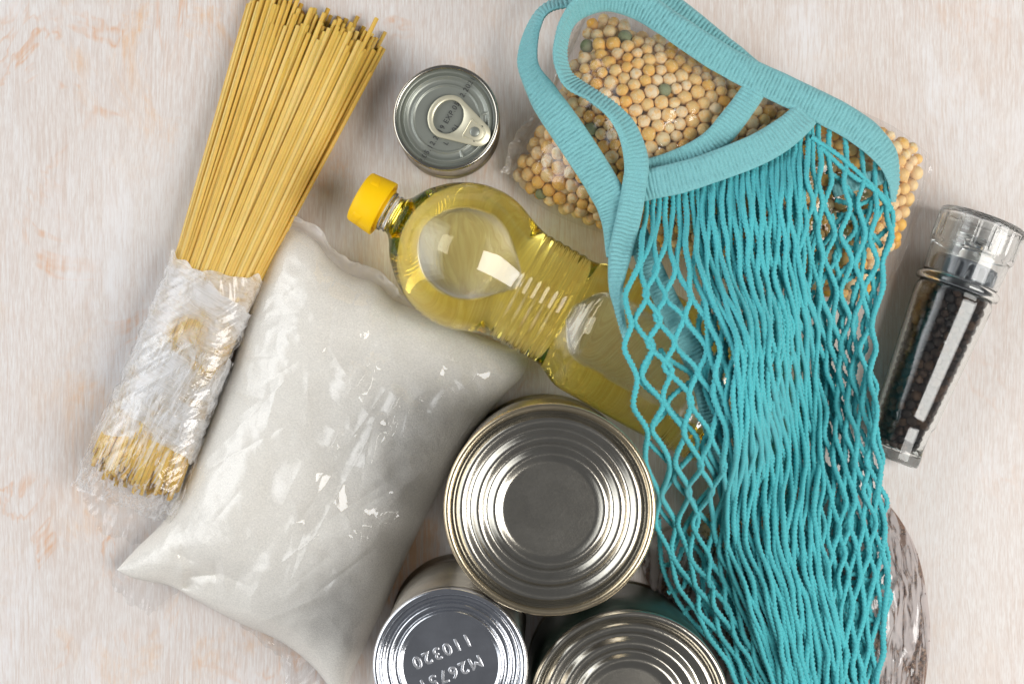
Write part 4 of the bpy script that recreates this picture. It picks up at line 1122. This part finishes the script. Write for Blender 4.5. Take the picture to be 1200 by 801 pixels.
# slack loops: right shoulder, lower right, lower left edge
for p_, l_ in (([(978, 234), (1004, 240), (1024, 232), (1044, 226)], .003), ([(980, 252), (1006, 250), (1022, 246), (1042, 244)], .002), ([(996, 222), (1004, 246), (1018, 268), (1034, 290)], .004),
               ([(1042, 232), (1026, 258), (1012, 286), (998, 322)], .004), ([(986, 286), (1006, 292), (1024, 282), (1040, 268)], .003), ([(968, 200), (990, 216), (1006, 246), (1012, 300), (1002, 350)], .005),
               ([(950, 160), (985, 184), (1018, 214), (1042, 240), (1046, 262), (1036, 300)], .006), ([(960, 172), (996, 204), (1026, 224), (1044, 248)], .006), ([(990, 330), (1010, 318), (1030, 322)], .003),
               ([(978, 700), (1000, 682), (1024, 684), (1044, 694), (1038, 716)], .006), ([(970, 724), (994, 704), (1012, 716), (1008, 744), (984, 752)], .006), ([(1000, 664), (1016, 690), (1012, 730), (1024, 764)], .005),
               ([(1040, 664), (1022, 680), (998, 672), (980, 690), (986, 716)], .007), ([(960, 690), (990, 720), (1022, 726), (1036, 744)], .006), ([(976, 770), (1000, 756), (1026, 772)], .005), ([(990, 640), (1012, 648), (1036, 640)], .005),
               ([(772, 606), (776, 662), (790, 696), (812, 728), (846, 764)], .004), ([(776, 662), (793, 658), (800, 640)], .004), ([(782, 694), (800, 688), (806, 670), (816, 676)], .004), ([(800, 722), (806, 712), (824, 706), (836, 690)], .004),
               ([(812, 730), (828, 742), (838, 726), (832, 712)], .004)):
    loose(p_, l_)

# cotton fuzz standing off the cords
fz_ = np.concatenate(FUZZ); fr = np.random.default_rng(8); nf_ = len(fz_)
p0 = fz_[:, :3]; d0 = fz_[:, 3:] / (np.linalg.norm(fz_[:, 3:], axis=1)[:, None] + 1e-9)
d1 = d0 + fr.normal(0, 0.9, (nf_, 3)); d1 /= np.linalg.norm(d1, axis=1)[:, None]; d2 = d1 + fr.normal(0, 0.8, (nf_, 3)); d2 /= np.linalg.norm(d2, axis=1)[:, None]
ln = fr.uniform(0.0005, 0.0014, nf_)[:, None]; wd_ = np.cross(d1, fr.normal(size=(nf_, 3))); wd_ *= 0.00005 / (np.linalg.norm(wd_, axis=1)[:, None] + 1e-9)
p0 = p0 - d0 * 0.0002; p1 = p0 + d1 * ln * 0.55; p2 = p1 + d2 * ln * 0.55
Vf = np.stack([p0 - wd_, p0 + wd_, p1 - wd_, p1 + wd_, p2], 1).reshape(-1, 3); b5 = np.arange(nf_)[:, None] * 5
part('cotton_fuzz', make_mesh('cotton_fuzz', Vf, b5 + np.array([[0, 1, 3, 2]]), b5 + np.array([[2, 3, 4]])), M['cord'], sbag, kind='stuff')

# ---- peas: the ones that show are parts, the rest one mass
bands = [catmull([(728, 300), (705, 215), (675, 168), (641, 119), (622, 88), (618, 62), (640, 11)], 60),
         catmull([(736, 258), (746, 190), (720, 131), (697, 113), (660, 82), (657, 56), (681, 8), (748, 6), (779, 25), (862, 78), (966, 128), (1038, 182)], 120),
         catmull([(885, 104), (862, 136), (836, 166), (803, 186), (742, 205)], 50)]
bp_ = np.concatenate(bands)
ppx, ppy = topx(pe1)
dmin = np.min(np.hypot(ppx[:, None] - bp_[None, :, 0], ppy[:, None] - bp_[None, :, 1]), 1)
hemy = np.interp(ppx, [720, 742, 801, 846, 890, 946, 1047], [400, 215, 195, 180, 160, 118, 185])
score = (dmin > 15) * 1.0 + (ppy < hemy) * 2.0 - 0.001 * np.hypot(ppx - 760, ppy - 120)
order = np.argsort(-score)
iV, iF = ico(3)
pea_me = [make_mesh('pea', lumpy(iV, 7 * k + 1, 0.10, 1.6) * np.array([1, 1, 0.93]), None, iF) for k in range(4)]
for m_ in pea_me: m_.materials.append(M['pea'])
green_me = make_mesh('pea', lumpy(iV, 3, 0.05, 2.2), None, iF); green_me.materials.append(M['greenpea'])
gtar = [(725, 44), (688, 58), (777, 106), (638, 232), (700, 150)]
gi = {int(np.argmin(np.hypot(ppx - x, ppy - y))) for x, y in gtar}
order = np.r_[sorted(gi), [i for i in order if i not in gi]].astype(int)
for k, i in enumerate(order[:295]):
    o = part('pea', green_me if i in gi else pea_me[k % 4], None, pbag, matrix=Matrix.Translation(Vector(pe1[i])) @ rand_rot(prng).to_4x4() @ Matrix.Scale(pr1[i], 4))
    if i in gi: o['label'] = 'green pea among the yellow ones'
i2V, i2F = ico(2)
rest = order[295:]
joined('packed_peas', i2V, i2F, np.concatenate([pe1[rest], pe2]), np.concatenate([pr1[rest], pr2]), prng, M['pea'], pbag)
